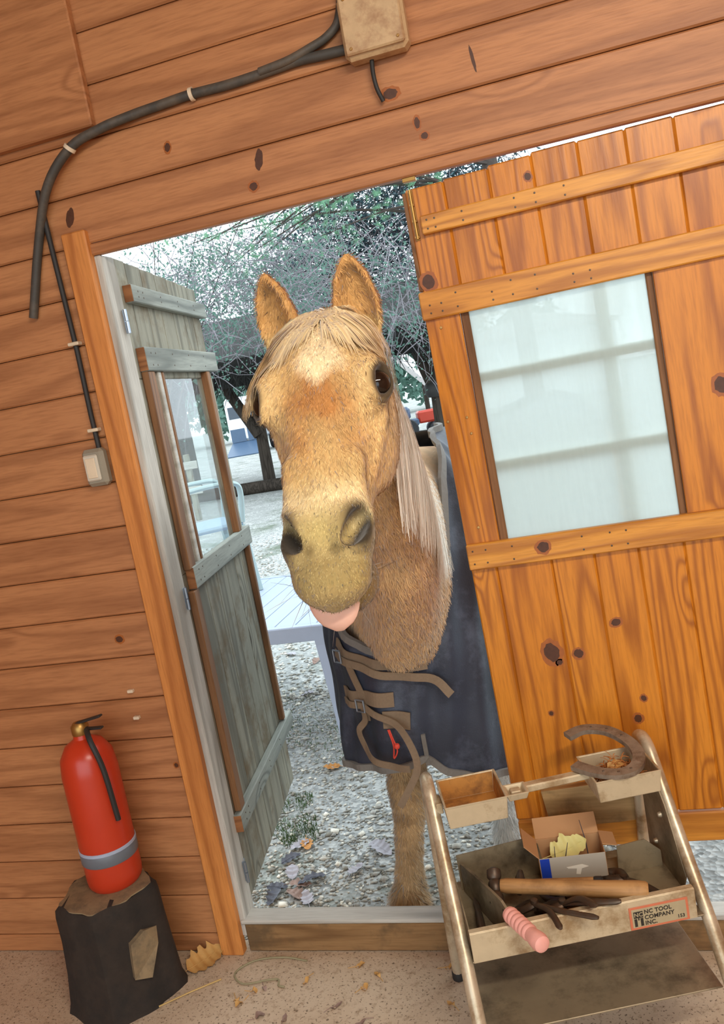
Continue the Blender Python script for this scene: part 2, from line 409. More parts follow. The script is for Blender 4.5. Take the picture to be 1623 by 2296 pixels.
# ================================================================== THE HUT
XL, XR, YB, ZC = -2.6, 2.2, -4.6, 3.0
PITCHZ = 0.1325; Z0 = 2.183        # board courses
OPEN_L, OPEN_R, LINT = -1.24, 0.47, 2.15
fl = MB().box(((XL+XR)/2, (YB+0.06)/2, -0.06), (XR-XL+0.2, 0.06-YB, 0.12), 0.004).build('floor', 'floor')
props(fl, 'sandy grey concrete floor inside the hut', kind='structure')
bk = MB()
bk.box(((XL+OPEN_L)/2-0.02, 0.045, ZC/2-0.02), (OPEN_L-XL-0.04, 0.044, ZC), 0.003)
bk.box(((XR+OPEN_R)/2+0.02, 0.045, ZC/2-0.02), (XR-OPEN_R-0.04, 0.044, ZC), 0.003)
bk.box(((OPEN_L+OPEN_R)/2, 0.045, (ZC+LINT)/2+0.02), (OPEN_R-OPEN_L+0.08, 0.044, ZC-LINT-0.04), 0.003)
wall_back = bk.build('wall_back', 'wall_x'); props(wall_back, 'varnished horizontal board wall around the double door', kind='structure')
k = 0
while True:
    z0 = Z0 + PITCHZ*k; z1 = min(z0+PITCHZ, ZC)
    if z1-z0 < 0.03: break
    box('plank', ((XL+XR)/2, 0.012, (z0+z1)/2), (XR-XL, 0.024, z1-z0-0.0025), 'wall_x', wall_back, 0.0045); k += 1
k = 1
while True:
    z1 = Z0 - PITCHZ*(k-1); z0 = max(z1-PITCHZ, 0.0)
    if z1-z0 < 0.03: break
    box('plank', ((XL-1.30)/2, 0.012, (z0+z1)/2), (-1.30-XL, 0.024, z1-z0-0.0025), 'wall_x', wall_back, 0.0045)
    box('plank', ((XR+0.53)/2, 0.012, (z0+z1)/2), (XR-0.53, 0.024, z1-z0-0.0025), 'wall_x', wall_back, 0.0045); k += 1
# other walls and the ceiling (out of the picture, they close the room); the hut is open towards the yard behind the photographer
for nm, x in (('wall_left', XL-0.04), ('wall_right', XR+0.04)):
    w = MB().box((x, YB/2, ZC/2), (0.06, -YB, ZC), 0.003).build(nm, 'ceiling'); props(w, 'plain board side wall', kind='structure')
ce = MB().box(((XL+XR)/2, YB/2, ZC+0.04), (XR-XL+0.2, -YB+0.3, 0.06), 0.003).build('ceiling', 'ceiling'); props(ce, 'boarded ceiling', kind='structure')

M['jamb_z'] = wood('pale_weathered_jamb', lin(128, 122, 112), lin(186, 182, 172), lin(206, 202, 192), lin(96, 86, 76), axis='z', rough=0.8, spec=0.2, ring=7.0, knots=0.2)
M['white_paint'] = plain('white_painted_bar', lin(226, 222, 212), 0.5, vary=0.06)
def trim(n, c, size, mat, label, ch=0.004):
    return props(box('trim_%d' % n, c, size, mat, None, ch), label, kind='structure')
trim(1, (-1.277, -0.003, 1.11), (0.075, 0.034, 2.22), 'wall_z', 'orange varnished post casing left of the doorway')
trim(2, (-1.236, 0.043, 1.10), (0.030, 0.075, 2.10), 'jamb_z', 'weathered grey door jamb behind the orange post')
trim(3, ((OPEN_L+OPEN_R)/2, 0.012, 2.166), (OPEN_R-OPEN_L+0.05, 0.030, 0.031), 'wall_x', 'thin header board over the doorway')
trim(4, (0.505, -0.003, 1.09), (0.075, 0.034, 2.18), 'wall_z', 'orange varnished post casing right of the doorway')
trim(5, (-1.36, -0.012, 2.735), (0.43, 0.028, 0.53), 'wall_x', 'broad board proud of the wall above the cable')
sill = MB().box((-0.37, 0.030, 0.049), (1.71, 0.062, 0.094), 0.004).build('trim_6', 'sill'); props(sill, 'worn brown threshold beam of the doorway', kind='structure')
box('cap_board', (-0.37, 0.029, 0.1025), (1.73, 0.070, 0.013), 'sill_top', sill, 0.004)

# ------------------------------------------------------------------ door leaves
_scr = MB().lathe([(0.0005, -0.0032), (0.0032, -0.003), (0.004, -0.001), (0.004, 0.004)], seg=10, axis='y').mesh('screw', True)
_nail = MB().lathe([(0.0005, -0.0014), (0.0026, -0.001), (0.003, 0.004)], seg=8, axis='y').mesh('nail', True)
def screws(parent, pts, y):
    for x, z in pts: add('screw', _scr, 'screw', parent, (x, y, z))
def nails(parent, pts, y):
    for x, z in pts: add('nail', _nail, 'steel', parent, (x, y, z))

# knots of the timber: dark heart inlaid in a paler ring, flush with the board
M['knot_ring'] = plain('knot_ring_wood', lin(168, 94, 36), 0.45, vary=0.2, scale=90); M['knot_heart'] = plain('knot_heart_wood', lin(84, 46, 22), 0.5, vary=0.3, scale=90)
def knot(parent, x, y, z, rx, rz, tilt=0.0, ringf=1.5, mats=('knot_ring', 'knot_heart')):
    r = random.Random(int((x+9)*1000+z*77))
    def disc(f, dy):
        n_ = 20; wob = [1+0.10*r.uniform(-1, 1) for _ in range(n_)]
        pts = [(f*rx*math.cos(2*math.pi*k/n_)*wob[k], f*rz*math.sin(2*math.pi*k/n_)*wob[k]) for k in range(n_)]
        pts = [(px*math.cos(tilt)-pz*math.sin(tilt), px*math.sin(tilt)+pz*math.cos(tilt)) for px, pz in pts]
        return MB().prism(pts, dy, 0.001)
    o = disc(1.0, -0.0006 if ringf <= 1 else -0.0003)
    if ringf > 1:
        kr = disc(ringf, -0.0003).build('knot', mats[0], parent, (x, y, z)); disc(1.0, -0.0006).build('knot_heart', mats[1], kr)
    else: o.build('knot', mats[1], parent, (x, y, z))
for x, z, rx, rz, t in ((-0.711, 2.282, 0.011, 0.026, -0.25), (-0.739, 2.221, 0.011, 0.010, 0), (-0.291, 2.270, 0.007, 0.013, 0), (-0.278, 2.236, 0.009, 0.008, 0), (-0.955, 2.372, 0.008, 0.011, -0.3), (-1.283, 2.262, 0.012, 0.026, -0.4), (-0.135, 2.380, 0.004, 0.032, 0.12), (-0.345, 2.352, 0.018, 0.012, 0), (-1.43, 1.05, 0.012, 0.010, 0), (-1.335, 0.635, 0.007, 0.007, 0)):
    knot(wall_back, x, 0.0, z, rx, rz, t, 1.0 if rz > 0.02 else 1.5)
# right-hand leaf, shut
XF = -0.34
d2 = empty('door_2', (XF, 0.026, 0.0)); props(d2, 'shut door leaf of orange varnished boards with a dusty pane', kind='structure')
d2.rotation_euler = (0, math.radians(-0.85), 0)
DX = 0.0125     # counter the small lean so that the free edge stays in place at mid height
def R2(name, x0, x1, y0, y1, z0, z1, mat, ch=0.003, parent=None):
    return box(name, ((x0+x1)/2-XF+DX, (y0+y1)/2, (z0+z1)/2), (x1-x0, y1-y0, z1-z0), mat, parent or d2, ch)
us = [-0.335, -0.236, -0.123, -0.016, 0.094, 0.205, 0.315, 0.446]
tops = [2.126, 2.129, 2.134, 2.139, 2.137, 2.138, 2.136]
for i in range(7): R2('board', us[i], us[i+1], 0.0, 0.020, 1.80, tops[i], 'door_z', 0.004)
ls = [-0.340, -0.272, -0.127, -0.017, 0.094, 0.205, 0.315, 0.446]
for i in range(7): R2('board', ls[i], ls[i+1], 0.0, 0.020, 0.393, 1.165, 'door_z', 0.004)
R2('bottom_rail', -0.338, 0.446, -0.004, 0.022, 0.305, 0.388, 'door_x')
R2('stile', -0.341, -0.251, -0.004, 0.020, 1.165, 1.81, 'door_z', 0.002)
R2('stile', 0.222, 0.446, -0.004, 0.020, 1.165, 1.81, 'door_z', 0.002)
R2('glazing_bead', -0.250, -0.229, 0.000, 0.016, 1.19, 1.80, 'brown_z')
R2('glazing_bead', 0.205, 0.221, 0.000, 0.016, 1.19, 1.80, 'brown_z')
r1 = R2('rail', -0.306, 0.43, -0.020, 0.0, 2.006, 2.053, 'door_x', 0.003)
r2_ = R2('rail', -0.345, 0.44, -0.020, 0.002, 1.797, 1.868, 'door_x', 0.003)
r3_ = R2('rail', -0.341, 0.44, -0.020, 0.002, 1.128, 1.198, 'door_x', 0.003)
R2('edge_strip', -0.344, -0.332, 0.002, 0.024, 1.872, 2.120, 'brown_z', 0.002)
R2('window_pane', -0.240, 0.215, 0.0085, 0.0115, 1.19, 1.80, 'glass_dirty', 0.0005)
for zc_ in (1.628, 1.395): R2('glazing_bar', -0.235, 0.215, 0.013, 0.030, zc_-0.013, zc_+0.013, 'white_paint')
R2('glazing_bar', 0.080, 0.112, 0.030, 0.042, 1.19, 1.80, 'white_paint')
pb = MB().prism([(-0.257, 0.486), (-0.131, 0.497), (0.06, 0.506), (0.06, 0.398), (-0.06, 0.385), (-0.245, 0.377)], -0.024, 0.0)
pb.v = [(x-XF+DX, y, z) for x, y, z in pb.v]; pb.build('patch_board', 'pale_x', d2)
screws(d2, [(x-XF+DX, z) for x, z in [(-0.304, 1.772), (-0.279, 1.533), (-0.330, 1.531), (-0.275, 1.49), (-0.30, 1.24)]], -0.004)
nails(d2, [(x-XF+DX, z) for x in (-0.32, -0.29, -0.25, -0.16, -0.11, -0.05, 0.04, 0.08) for z in ((1.85, 1.815) if int(x*100) % 2 else (1.832, 1.812))], -0.020)
nails(d2, [(x-XF+DX, z) for x in (-0.29, -0.27, -0.20, -0.07, -0.02, 0.05) for z in (2.04, 2.018)], -0.020)
nails(d2, [(x-XF+DX, z) for x in (-0.325, -0.29, -0.22, -0.04, 0.03, 0.07) for z in (1.18, 1.145)], -0.020)
for x, z, rx, rz, yf in ((-0.097, 0.861, 0.012, 0.012, 0.0), (-0.166, 0.872, 0.020, 0.026, 0.0), (-0.150, 0.842, 0.008, 0.007, 0.0), (-0.315, 1.892, 0.016, 0.018, 0.0), (-0.141, 1.166, 0.015, 0.014, -0.020), (-0.03, 2.085, 0.008, 0.009, 0.0), (0.010, 0.935, 0.012, 0.010, 0.0), (0.028, 0.665, 0.010, 0.011, 0.0), (-0.195, 0.70, 0.006, 0.006, 0.0), (0.05, 0.72, 0.007, 0.008, 0.0), (0.34, 1.5, 0.016, 0.02, -0.004)):
    knot(d2, x-XF+DX, yf, z, rx, rz, 0.2)
bolt = MB().tube([(0.0185+DX, -0.010, 2.00), (0.0185+DX, -0.010, 2.122)], 0.0042, 10)
for z in (2.005, 2.045, 2.085): bolt.box((0.0185+DX, -0.006, z), (0.012, 0.012, 0.007), 0.001)
bolt.box((0.0185+DX, -0.0012, 2.06), (0.012, 0.0024, 0.125), 0.0008)
bt = bolt.build('door_bolt', 'brass', d2, smooth=True); bt['label'] = 'brass sliding bolt'
props(MB().box((-0.335, 0.012, 2.1455), (0.034, 0.018, 0.010), 0.001).build('bolt_keeper', 'brass'), 'small brass bolt keeper screwed under the header board', 'latch')

# left-hand leaf, weathered, swung out into the yard
d1 = empty('door_1', (-1.222, 0.062, 0.0), math.radians(98)); props(d1, 'open weathered grey door leaf with a clear pane', kind='structure')
def R1(name, u0, u1, y0, y1, z0, z1, mat, ch=0.003, parent=None):
    return box(name, ((u0+u1)/2, (y0+y1)/2, (z0+z1)/2), (u1-u0, y1-y0, z1-z0), mat, parent or d1, ch)
W1 = 0.79
ub = [0.0, 0.10, 0.225, 0.35, 0.47, 0.59, 0.69, W1]
for i in range(7):
    R1('board', ub[i], ub[i+1], 0.0, 0.020, 1.80, 2.150-0.003*i, 'grey_z', 0.003)
    R1('board', ub[i], ub[i+1], 0.0, 0.020, 0.135+0.003*i, 1.20, 'grey_z', 0.003)
R1('stile', 0.0, 0.205, 0.0, 0.020, 1.20, 1.80, 'grey_z')
R1('stile', 0.655, W1, 0.0, 0.020, 1.20, 1.80, 'grey_z')
R1('batten', 0.045, 0.105, -0.022, 0.0, 1.21, 1.82, 'brown_z')
R1('batten', 0.150, 0.178, -0.016, 0.0, 1.21, 1.82, 'sill_top')
R1('batten', 0.186, 0.206, -0.016, 0.002, 1.21, 1.82, 'brown_z')
R1('batten', 0.652, 0.690, -0.024, 0.002, 1.215, 1.82, 'brown_z')
R1('batten', 0.035, 0.085, -0.022, 0.0, 0.42, 1.145, 'brown_z')
R1('batten', 0.745, 0.770, -0.022, 0.0, 0.425, 1.145, 'brown_z')
for u0, u1, z0, z1 in ((0.045, 0.80, 2.022, 2.074), (0.045, 0.81, 1.820, 1.892), (0.060, 0.80, 1.146, 1.216), (0.010, 0.86, 0.362, 0.420)):
    r = R1('rail', u0, u1, -0.026, 0.0, z0, z1, 'grey_x', 0.003)
    box('cut_end', (-(u1-u0)/2-0.0006, 0, 0), (0.0012, 0.0255, z1-z0-0.004), 'brown_y', r, 0.0004)
    nails(d1, [(u0+du, zz) for du in (0.05, 0.09, 0.25, 0.42, 0.6) for zz in (z0+0.018, z1-0.018)], -0.026)
R1('window_pane', 0.200, 0.660, 0.0075, 0.0105, 1.20, 1.81, 'glass', 0.0005)
for z in (1.965, 1.135, 0.235):
    h = MB().tube([(-0.004, -0.010, z-0.034), (-0.004, -0.010, z-0.001)], 0.0055, 8)
    h.tube([(-0.004, -0.010, z+0.001), (-0.004, -0.010, z+0.034)], 0.0055, 8)
    h.box((0.012, -0.001, z), (0.026, 0.003, 0.066), 0.0006)
    h.build('hinge', 'zinc', d1, smooth=True)

# ------------------------------------------------------------------ unseen fill lamp, added to brighten the hut (above and behind the photographer)
fill_lamp = empty('added_fill_lamp', (0.85, -2.35, ZC), 0, 'added fill light shaped as a white ceiling batten lamp', 'lamp')
MB().box((0, 0, -0.025), (1.5, 0.12, 0.05), 0.006).build('housing', 'fill_body', fill_lamp)
for sx in (-1, 1): MB().box((sx*0.70, 0, -0.075), (0.02, 0.06, 0.06), 0.003).build('tube_holder', 'fill_body', fill_lamp)
t_ = NT('fill_tube_glow'); em = t_.n('ShaderNodeEmission', {'Color': (1.0, 0.86, 0.66, 1), 'Strength': 6.0}); t_.t.links.new(em.outputs[0], t_.out.inputs[0]); M['glow'] = t_.m
MB().tube([(-0.69, 0, -0.08), (0.69, 0, -0.08)], 0.016, 12).build('fill_tube', 'glow', fill_lamp, smooth=True)
ld = bpy.data.lights.new('fill_light', 'AREA'); ld.shape = 'RECTANGLE'; ld.size = 1.4; ld.size_y = 0.10; ld.energy = FILL_POWER; ld.color = (1.0, 0.92, 0.80)
lo = bpy.data.objects.new('fill_light', ld); COL.objects.link(lo); lo.parent = fill_lamp; lo.location = (0, 0, -0.11); lo.rotation_euler = (math.radians(40), 0, math.radians(24))

# ================================================================== THE HORSE (signed distance field -> one continuous mesh)
GROUND = -0.12
def nrm3(v): v = np.array(v, float); return v/np.linalg.norm(v)
HO = np.array([-0.431, -0.7125, 1.842])                  # poll
HA = nrm3((0.035, -0.545, -0.838))                       # along the face, poll to muzzle
HC = np.array([1.0, 0.03, 0.0]); HC = nrm3(HC - HA*(HC@HA))   # towards the horse's left
HB = np.cross(HC, HA); HB = HB if HB[1] < 0 else -HB      # out of the forehead
def to_head(p): r = p-HO; return r@HA, r@HB, r@HC
def from_head(a, b, c): return HO + np.multiply.outer(a, HA)+np.multiply.outer(b, HB)+np.multiply.outer(c, HC)

def axis_pts(segs):
    out = [segs[0][0]]
    for lo_, hi_, st in segs:
        n = max(1, int(round((hi_-lo_)/st))); out += list(np.linspace(lo_, hi_, n+1)[1:])
    return np.array(out)
GX = axis_pts([(-1.0, -0.60, 0.013), (-0.60, -0.27, 0.005), (-0.27, 0.36, 0.016)])
GY = axis_pts([(-1.08, -0.58, 0.005), (-0.58, 0.45, 0.010), (0.45, 2.5, 0.025)])
GZ = axis_pts([(-0.14, 1.22, 0.013), (1.22, 1.94, 0.005)])
FIELD = np.full((len(GX), len(GY), len(GZ)), 1.0, np.float32)
def sl(lo_, hi_, pad):
    s = []; g = []
    for G, a, b in zip((GX, GY, GZ), lo_, hi_):
        i0 = max(0, np.searchsorted(G, a-pad)-1); i1 = min(len(G), np.searchsorted(G, b+pad)+1); s.append(slice(i0, i1)); g.append(G[i0:i1])
    return tuple(s), np.stack(np.meshgrid(*g, indexing='ij'), -1)
def smin(a, b, k):
    h = np.clip(0.5+0.5*(b-a)/k, 0, 1); return b*(1-h)+a*h-k*h*(1-h)
def smax(a, b, k): return -smin(-a, -b, k)
def put(lo_, hi_, fn, k, sub=False):
    s, P = sl(lo_, hi_, k*1.5+0.03)
    if 0 in P.shape: return
    d = fn(P).astype(np.float32)
    FIELD[s] = smax(FIELD[s], -d, k) if sub else smin(FIELD[s], d, k)
def smooth_tab(xs, cols, n=400, w=0.03):
    xs = np.array(xs, float); X = np.linspace(xs[0], xs[-1], n); out = []
    kk = max(1, int(w/(X[1]-X[0]))); ker = np.hanning(kk*2+3); ker /= ker.sum()
    for c in cols:
        y = np.interp(X, xs, c); yp = np.concatenate([np.full(kk+1, y[0]), y, np.full(kk+1, y[-1])]); out.append(np.convolve(yp, ker, 'valid'))
    return X, out
# --- neck and trunk: tube over y
NT_ = np.array([
 # y     xc     zc    w     h
 (-0.66, -0.438, 1.70, 0.030, 0.04), (-0.61, -0.440, 1.672, 0.070, 0.105), (-0.5, -0.446, 1.595, 0.074, 0.155), (-0.4, -0.452, 1.525, 0.080, 0.185),
 (-0.3, -0.462, 1.455, 0.088, 0.215), (-0.2, -0.482, 1.39, 0.098, 0.245), (-0.1, -0.508, 1.335, 0.110, 0.285), (0.0, -0.545, 1.27, 0.126, 0.31),
 (0.1, -0.578, 1.195, 0.158, 0.335), (0.2, -0.595, 1.12, 0.195, 0.375), (0.3, -0.597, 1.06, 0.222, 0.395), (0.45, -0.575, 1.045, 0.24, 0.405),
 (0.7, -0.49, 1.02, 0.255, 0.395), (1.0, -0.41, 1.0, 0.27, 0.385), (1.4, -0.29, 1.01, 0.28, 0.395), (1.7, -0.20, 1.04, 0.28, 0.41), (1.95, -0.12, 1.06, 0.26, 0.375),
 (2.12, -0.07, 1.06, 0.19, 0.27), (2.22, -0.04, 1.05, 0.05, 0.10)])
NX, (N_x, N_z, N_w, N_h) = smooth_tab(NT_[:, 0], NT_[:, 1:].T, w=0.05)
def trunk(P):
    y = np.clip(P[..., 1], NX[0], NX[-1])
    xc, zc, w, h = (np.interp(y, NX, t) for t in (N_x, N_z, N_w, N_h))
    u = (P[..., 0]-xc)/w; v = (P[..., 2]-zc)/h
    d = (np.abs(u)**2.2+np.abs(v)**2.2)**(1/2.2)
    return (d-1)*np.minimum(w, h)*0.85 + np.abs(P[..., 1]-y)
# --- head: superellipse sections along the face
HT = np.array([
 # a     w      top     bottom
 (0.0, 0.045, -0.068, -0.135), (0.035, 0.080, -0.036, -0.170), (0.08, 0.097, -0.008, -0.205), (0.14, 0.103, 0.006, -0.228), (0.19, 0.101, 0.005, -0.235),
 (0.25, 0.094, 0.001, -0.228), (0.31, 0.080, -0.003, -0.198), (0.36, 0.066, -0.004, -0.162), (0.41, 0.058, -0.004, -0.134), (0.46, 0.060, -0.006, -0.118),
 (0.50, 0.060, -0.014, -0.112), (0.535, 0.052, -0.034, -0.106), (0.56, 0.028, -0.058, -0.092)])
HX, (H_w, H_t, H_b) = smooth_tab(HT[:, 0], HT[:, 1:].T, w=0.022)
def headmain(P):
    a, b, c = to_head(P); ac = np.clip(a, HX[0], HX[-1])
    w, t, bo = (np.interp(ac, HX, q) for q in (H_w, H_t, H_b)); h = (t-bo)/2; bm = (t+bo)/2
    v = (b-bm)/h; wv = w*(1-0.10*np.clip(v, -1, 1)*np.clip((ac-0.2)/0.1, 0, 1))
    d = (np.abs(c/wv)**2.5+np.abs(v)**2.5)**0.4
    return (d-1)*np.minimum(w, h)*0.9+np.abs(a-ac)
def ell(cen, rad, rot=None):
    """ellipsoid in head coordinates (a,b,c)"""
    cen = np.array(cen, float); rad = np.array(rad, float)
    def f(P):
        q = np.stack(to_head(P), -1)-cen
        if rot is not None: q = q@rot
        k0 = np.linalg.norm(q/rad, axis=-1); k1 = np.linalg.norm(q/(rad*rad), axis=-1)+1e-9
        return k0*(k0-1.0)/k1
    wc = from_head(*cen); R_ = rad.max(); return wc-R_, wc+R_, f
def hcap(p, q, r0, r1):
    wp, wq = from_head(*p), from_head(*q); return cap(wp, wq, r0, r1)
def cap(p, q, r0, r1):
    p = np.array(p, float); q = np.array(q, float); d = q-p; L2 = d@d
    def f(P):
        t = np.clip(((P-p)@d)/L2, 0, 1); return np.linalg.norm(P-p-t[..., None]*d, axis=-1)-(r0+(r1-r0)*t)
    R_ = max(r0, r1); return np.minimum(p, q)-R_, np.maximum(p, q)+R_, f
def rotc(ang):     # rotation in the (b,c) / (a,c) planes of the head
    return np.array(Matrix.Rotation(ang[0], 3, 'X') @ Matrix.Rotation(ang[1], 3, 'Y') @ Matrix.Rotation(ang[2], 3, 'Z'))
put((-0.9, -0.68, 0.5), (0.3, 2.25, 1.93), trunk, 0.05)
hb = from_head(np.array([-.04, -.04, .58, .58]), np.array([.02, -.26, .02, -.26]), np.zeros(4))
put(hb.min(0)-[0.12, 0, 0], hb.max(0)+[0.12, 0, 0], headmain, 0.055)
for s in (-1, 1):
    put(*ell((0.225, -0.150, s*0.056), (0.105, 0.080, 0.044)), 0.03)               # jowl
    put(*ell((0.188, -0.042, s*0.088), (0.050, 0.038, 0.034)), 0.03)               # orbit
    put(*hcap((0.150, -0.030, s*0.078), (0.175, -0.020, s*0.094), 0.016, 0.015), 0.02)   # brow
    put(*hcap((0.235, -0.080, s*0.090), (0.335, -0.085, s*0.066), 0.012, 0.008), 0.02)   # facial crest
    put(*ell((0.112, -0.050, s*0.100), (0.030, 0.020, 0.012)), 0.02, True)         # hollow above the eye
    put(*ell((0.455, -0.038, s*0.046), (0.054, 0.042, 0.032)), 0.02)               # nostril wing
    put(*hcap((0.335, -0.03, s*0.050), (0.43, -0.04, s*0.052), 0.020, 0.018), 0.02)
    put(*ell((0.198, -0.026, s*0.119), (0.028, 0.025, 0.023)), 0.006, True)        # eye socket
    for k in range(8):                                                             # eyelids
        t0 = -1.3+k*0.325; t1 = t0+0.325
        e = lambda t, up: (0.198+0.034*math.sin(t), -0.036+0.010+(0.0225 if up else -0.022)*0.78*math.cos(t), s*(0.0985+0.012-(0.0225 if up else -0.022)*0.62*math.cos(t)-0.005*abs(math.sin(t))))
        put(*hcap(e(t0, 1), e(t1, 1), 0.0065, 0.0065), 0.006); put(*hcap(e(t0, 0), e(t1, 0), 0.0045, 0.0045), 0.006)
put(*ell((0.525, -0.052, 0.0), (0.048, 0.046, 0.062)), 0.02)                        # upper lip
put(*ell((0.514, -0.110, 0.0), (0.056, 0.036, 0.064)), 0.012)                       # chin and lower lip
put(*ell((0.575, -0.0835, 0.0), (0.055, 0.0055, 0.075)), 0.006, True)               # mouth
for s in (-1, 1):
    A1 = nrm3((-0.82, -0.12, s*0.55)); A2 = np.array((0.25, 0.80, s*0.42)); A2 = nrm3(A2-A1*(A1@A2)); A3 = np.cross(A1, A2)
    put(*ell((0.455, -0.016, s*0.058), (0.038, 0.046, 0.0185), np.stack([A1, A2, A3], 1)), 0.008, True)   # nostril
    put(*ell((0.470, -0.016, s*0.050), (0.022, 0.026, 0.014), np.stack([A1, A2, A3], 1)), 0.008, True)
# --- ears
EAR_W = ([0, 0.2, 0.45, 0.75, 0.92, 1.0], [0.031, 0.041, 0.044, 0.032, 0.015, 0.003])
EARS = []
def ear(base, tip, out):
    base = np.array(base); tip = np.array(tip); d = tip-base; L = np.linalg.norm(d); d /= L
    side = np.cross(d, np.array([out, -1.0, 0.0])); side /= np.linalg.norm(side); fr = np.cross(side, d); fr = fr if fr[1] < 0 else -fr
    EARS.append((base, d, L, side, fr))
    def f(P):
        q = P-base; t = np.clip((q@d)/L, -0.1, 1.0); w = np.interp(t, *EAR_W); x = q@side; y = q@fr
        over = np.maximum(np.abs((q@d)/L-t)*L, 0)
        o = (np.sqrt((x/w)**2+(y/(w*0.62))**2)-1)*w*0.62
        wi = np.maximum(w-0.008, 0.001); i = (np.sqrt((x/wi)**2+((y-0.012)/(wi*0.80))**2)-1)*wi*0.8
        i = np.where(t < 0.12, i+0.3*(0.12-t), i)
        return smax(o+over, -i, 0.004)
    return np.minimum(base, tip)-0.05, np.maximum(base, tip)+0.05, f
put(*ear((-0.512, -0.655, 1.735), (-0.527, -0.672, 1.898), -0.35), 0.014)
put(*ear((-0.366, -0.655, 1.735), (-0.366, -0.672, 1.900), 0.10), 0.014)
# --- chest, shoulders and legs
for s, x in ((-1, -0.70), (1, -0.46)):
    put(*cap((x, 0.32, 1.05), (x+0.0*s, 0.28, 0.74), 0.13, 0.115), 0.08)
put(*cap((-0.505, -0.20, 1.19), (-0.590, 0.10, 0.93), 0.055, 0.085), 0.06)            # underside of the neck
put(*cap((-0.65, 0.14, 0.96), (-0.66, 0.18, 0.82), 0.065, 0.07), 0.04); put(*cap((-0.53, 0.14, 0.96), (-0.52, 0.18, 0.82), 0.065, 0.07), 0.04)
LEGS = [((-0.67, 0.34, 0.72), (-0.69, 0.31, 0.55), (-0.700, 0.265, 0.365), (-0.728, 0.205, 0.12), (-0.738, 0.185, 0.045), (-0.748, 0.155, -0.055)),
        ((-0.42, 0.42, 0.72), (-0.425, 0.50, 0.55), (-0.435, 0.54, 0.365), (-0.447, 0.585, 0.12), (-0.452, 0.60, 0.035), (-0.458, 0.59, -0.055))]
for a_, b_, c_, d_, e_, h_ in LEGS:
    put(*cap(a_, b_, 0.110, 0.078), 0.06); put(*cap(b_, c_, 0.075, 0.056), 0.03); put(*cap((c_[0], c_[1], c_[2]+0.03), (c_[0], c_[1], c_[2]-0.05), 0.060, 0.052), 0.02)
    put(*cap(c_, d_, 0.050, 0.041), 0.02); put(*cap(d_, e_, 0.041, 0.054), 0.02); put(*cap(e_, h_, 0.050, 0.052), 0.02); put(*cap(h_, (h_[0], h_[1]-0.012, GROUND+0.02), 0.056, 0.066), 0.012)
for x, y in ((-0.29, 1.82), (0.03, 1.95)):
    put(*cap((x, y, 0.95), (x, y-0.06, 0.66), 0.17, 0.10), 0.08); put(*cap((x, y-0.06, 0.66), (x, y+0.10, 0.42), 0.09, 0.055), 0.04)
    put(*cap((x, y+0.10, 0.42), (x, y+0.06, 0.06), 0.048, 0.045), 0.02); put(*cap((x, y+0.06, 0.06), (x, y, -0.05), 0.052, 0.056), 0.02); put(*cap((x, y, -0.05), (x, y-0.01, GROUND+0.02), 0.058, 0.066), 0.012)
put(*cap((-0.04, 2.20, 1.30), (-0.02, 2.30, 0.55), 0.05, 0.055), 0.04)               # tail

def surface_nets(F, GX, GY, GZ):
    ins = F < 0
    c8 = [ins[i:ins.shape[0]-1+i, j:ins.shape[1]-1+j, k:ins.shape[2]-1+k] for i in (0, 1) for j in (0, 1) for k in (0, 1)]
    al = c8[0].copy(); an = c8[0].copy()
    for c in c8[1:]: al &= c; an |= c
    act = an & ~al; I, J, K = np.nonzero(act)
    idx = np.full(act.shape, -1, np.int32); idx[I, J, K] = np.arange(len(I))
    acc = np.zeros((len(I), 3)); cnt = np.zeros(len(I))
    corners = [(i, j, k) for i in (0, 1) for j in (0, 1) for k in (0, 1)]
    val = {c: F[I+c[0], J+c[1], K+c[2]] for c in corners}
    pos = {c: np.stack([GX[I+c[0]], GY[J+c[1]], GZ[K+c[2]]], -1) for c in corners}
    for a in corners:
        for ax in range(3):
            if a[ax] == 0:
                b = list(a); b[ax] = 1; b = tuple(b); va, vb = val[a], val[b]
                m_ = (va < 0) != (vb < 0); t = np.where(m_, va/(va-vb+1e-12), 0)[:, None]
                acc += np.where(m_[:, None], pos[a]+(pos[b]-pos[a])*t, 0); cnt += m_
    V = acc/cnt[:, None]; quads = []
    for ax in range(3):
        o = [x for x in range(3) if x != ax]
        s0 = [slice(None)]*3; s1 = [slice(None)]*3; s0[ax] = slice(0, -1); s1[ax] = slice(1, None)
        ch = ins[tuple(s0)] != ins[tuple(s1)]
        E_ = np.argwhere(ch); ok = (E_[:, o[0]] > 0) & (E_[:, o[1]] > 0) & (E_[:, o[0]] < F.shape[o[0]]-1) & (E_[:, o[1]] < F.shape[o[1]]-1); E_ = E_[ok]
        q = []
        for d0, d1 in ((-1, -1), (0, -1), (0, 0), (-1, 0)):
            c = E_.copy(); c[:, o[0]] += d0; c[:, o[1]] += d1; q.append(idx[c[:, 0], c[:, 1], c[:, 2]])
        q = np.stack(q, -1); inside = ins[E_[:, 0], E_[:, 1], E_[:, 2]]
        flip = inside if ax != 1 else ~inside
        q[~flip] = q[~flip][:, ::-1]; quads.append(q)
    return V, np.concatenate(quads)
HV, HQ = surface_nets(FIELD, GX, GY, GZ)
for it in range(2):          # light relaxation
    acc = np.zeros_like(HV); cnt = np.zeros(len(HV))
    for a, b in ((0, 1), (1, 2), (2, 3), (3, 0)):
        for p, q in ((a, b), (b, a)):
            np.add.at(acc, HQ[:, p], HV[HQ[:, q]]); np.add.at(cnt, HQ[:, p], 1)
    HV = HV*0.55+0.45*acc/np.maximum(cnt, 1)[:, None]

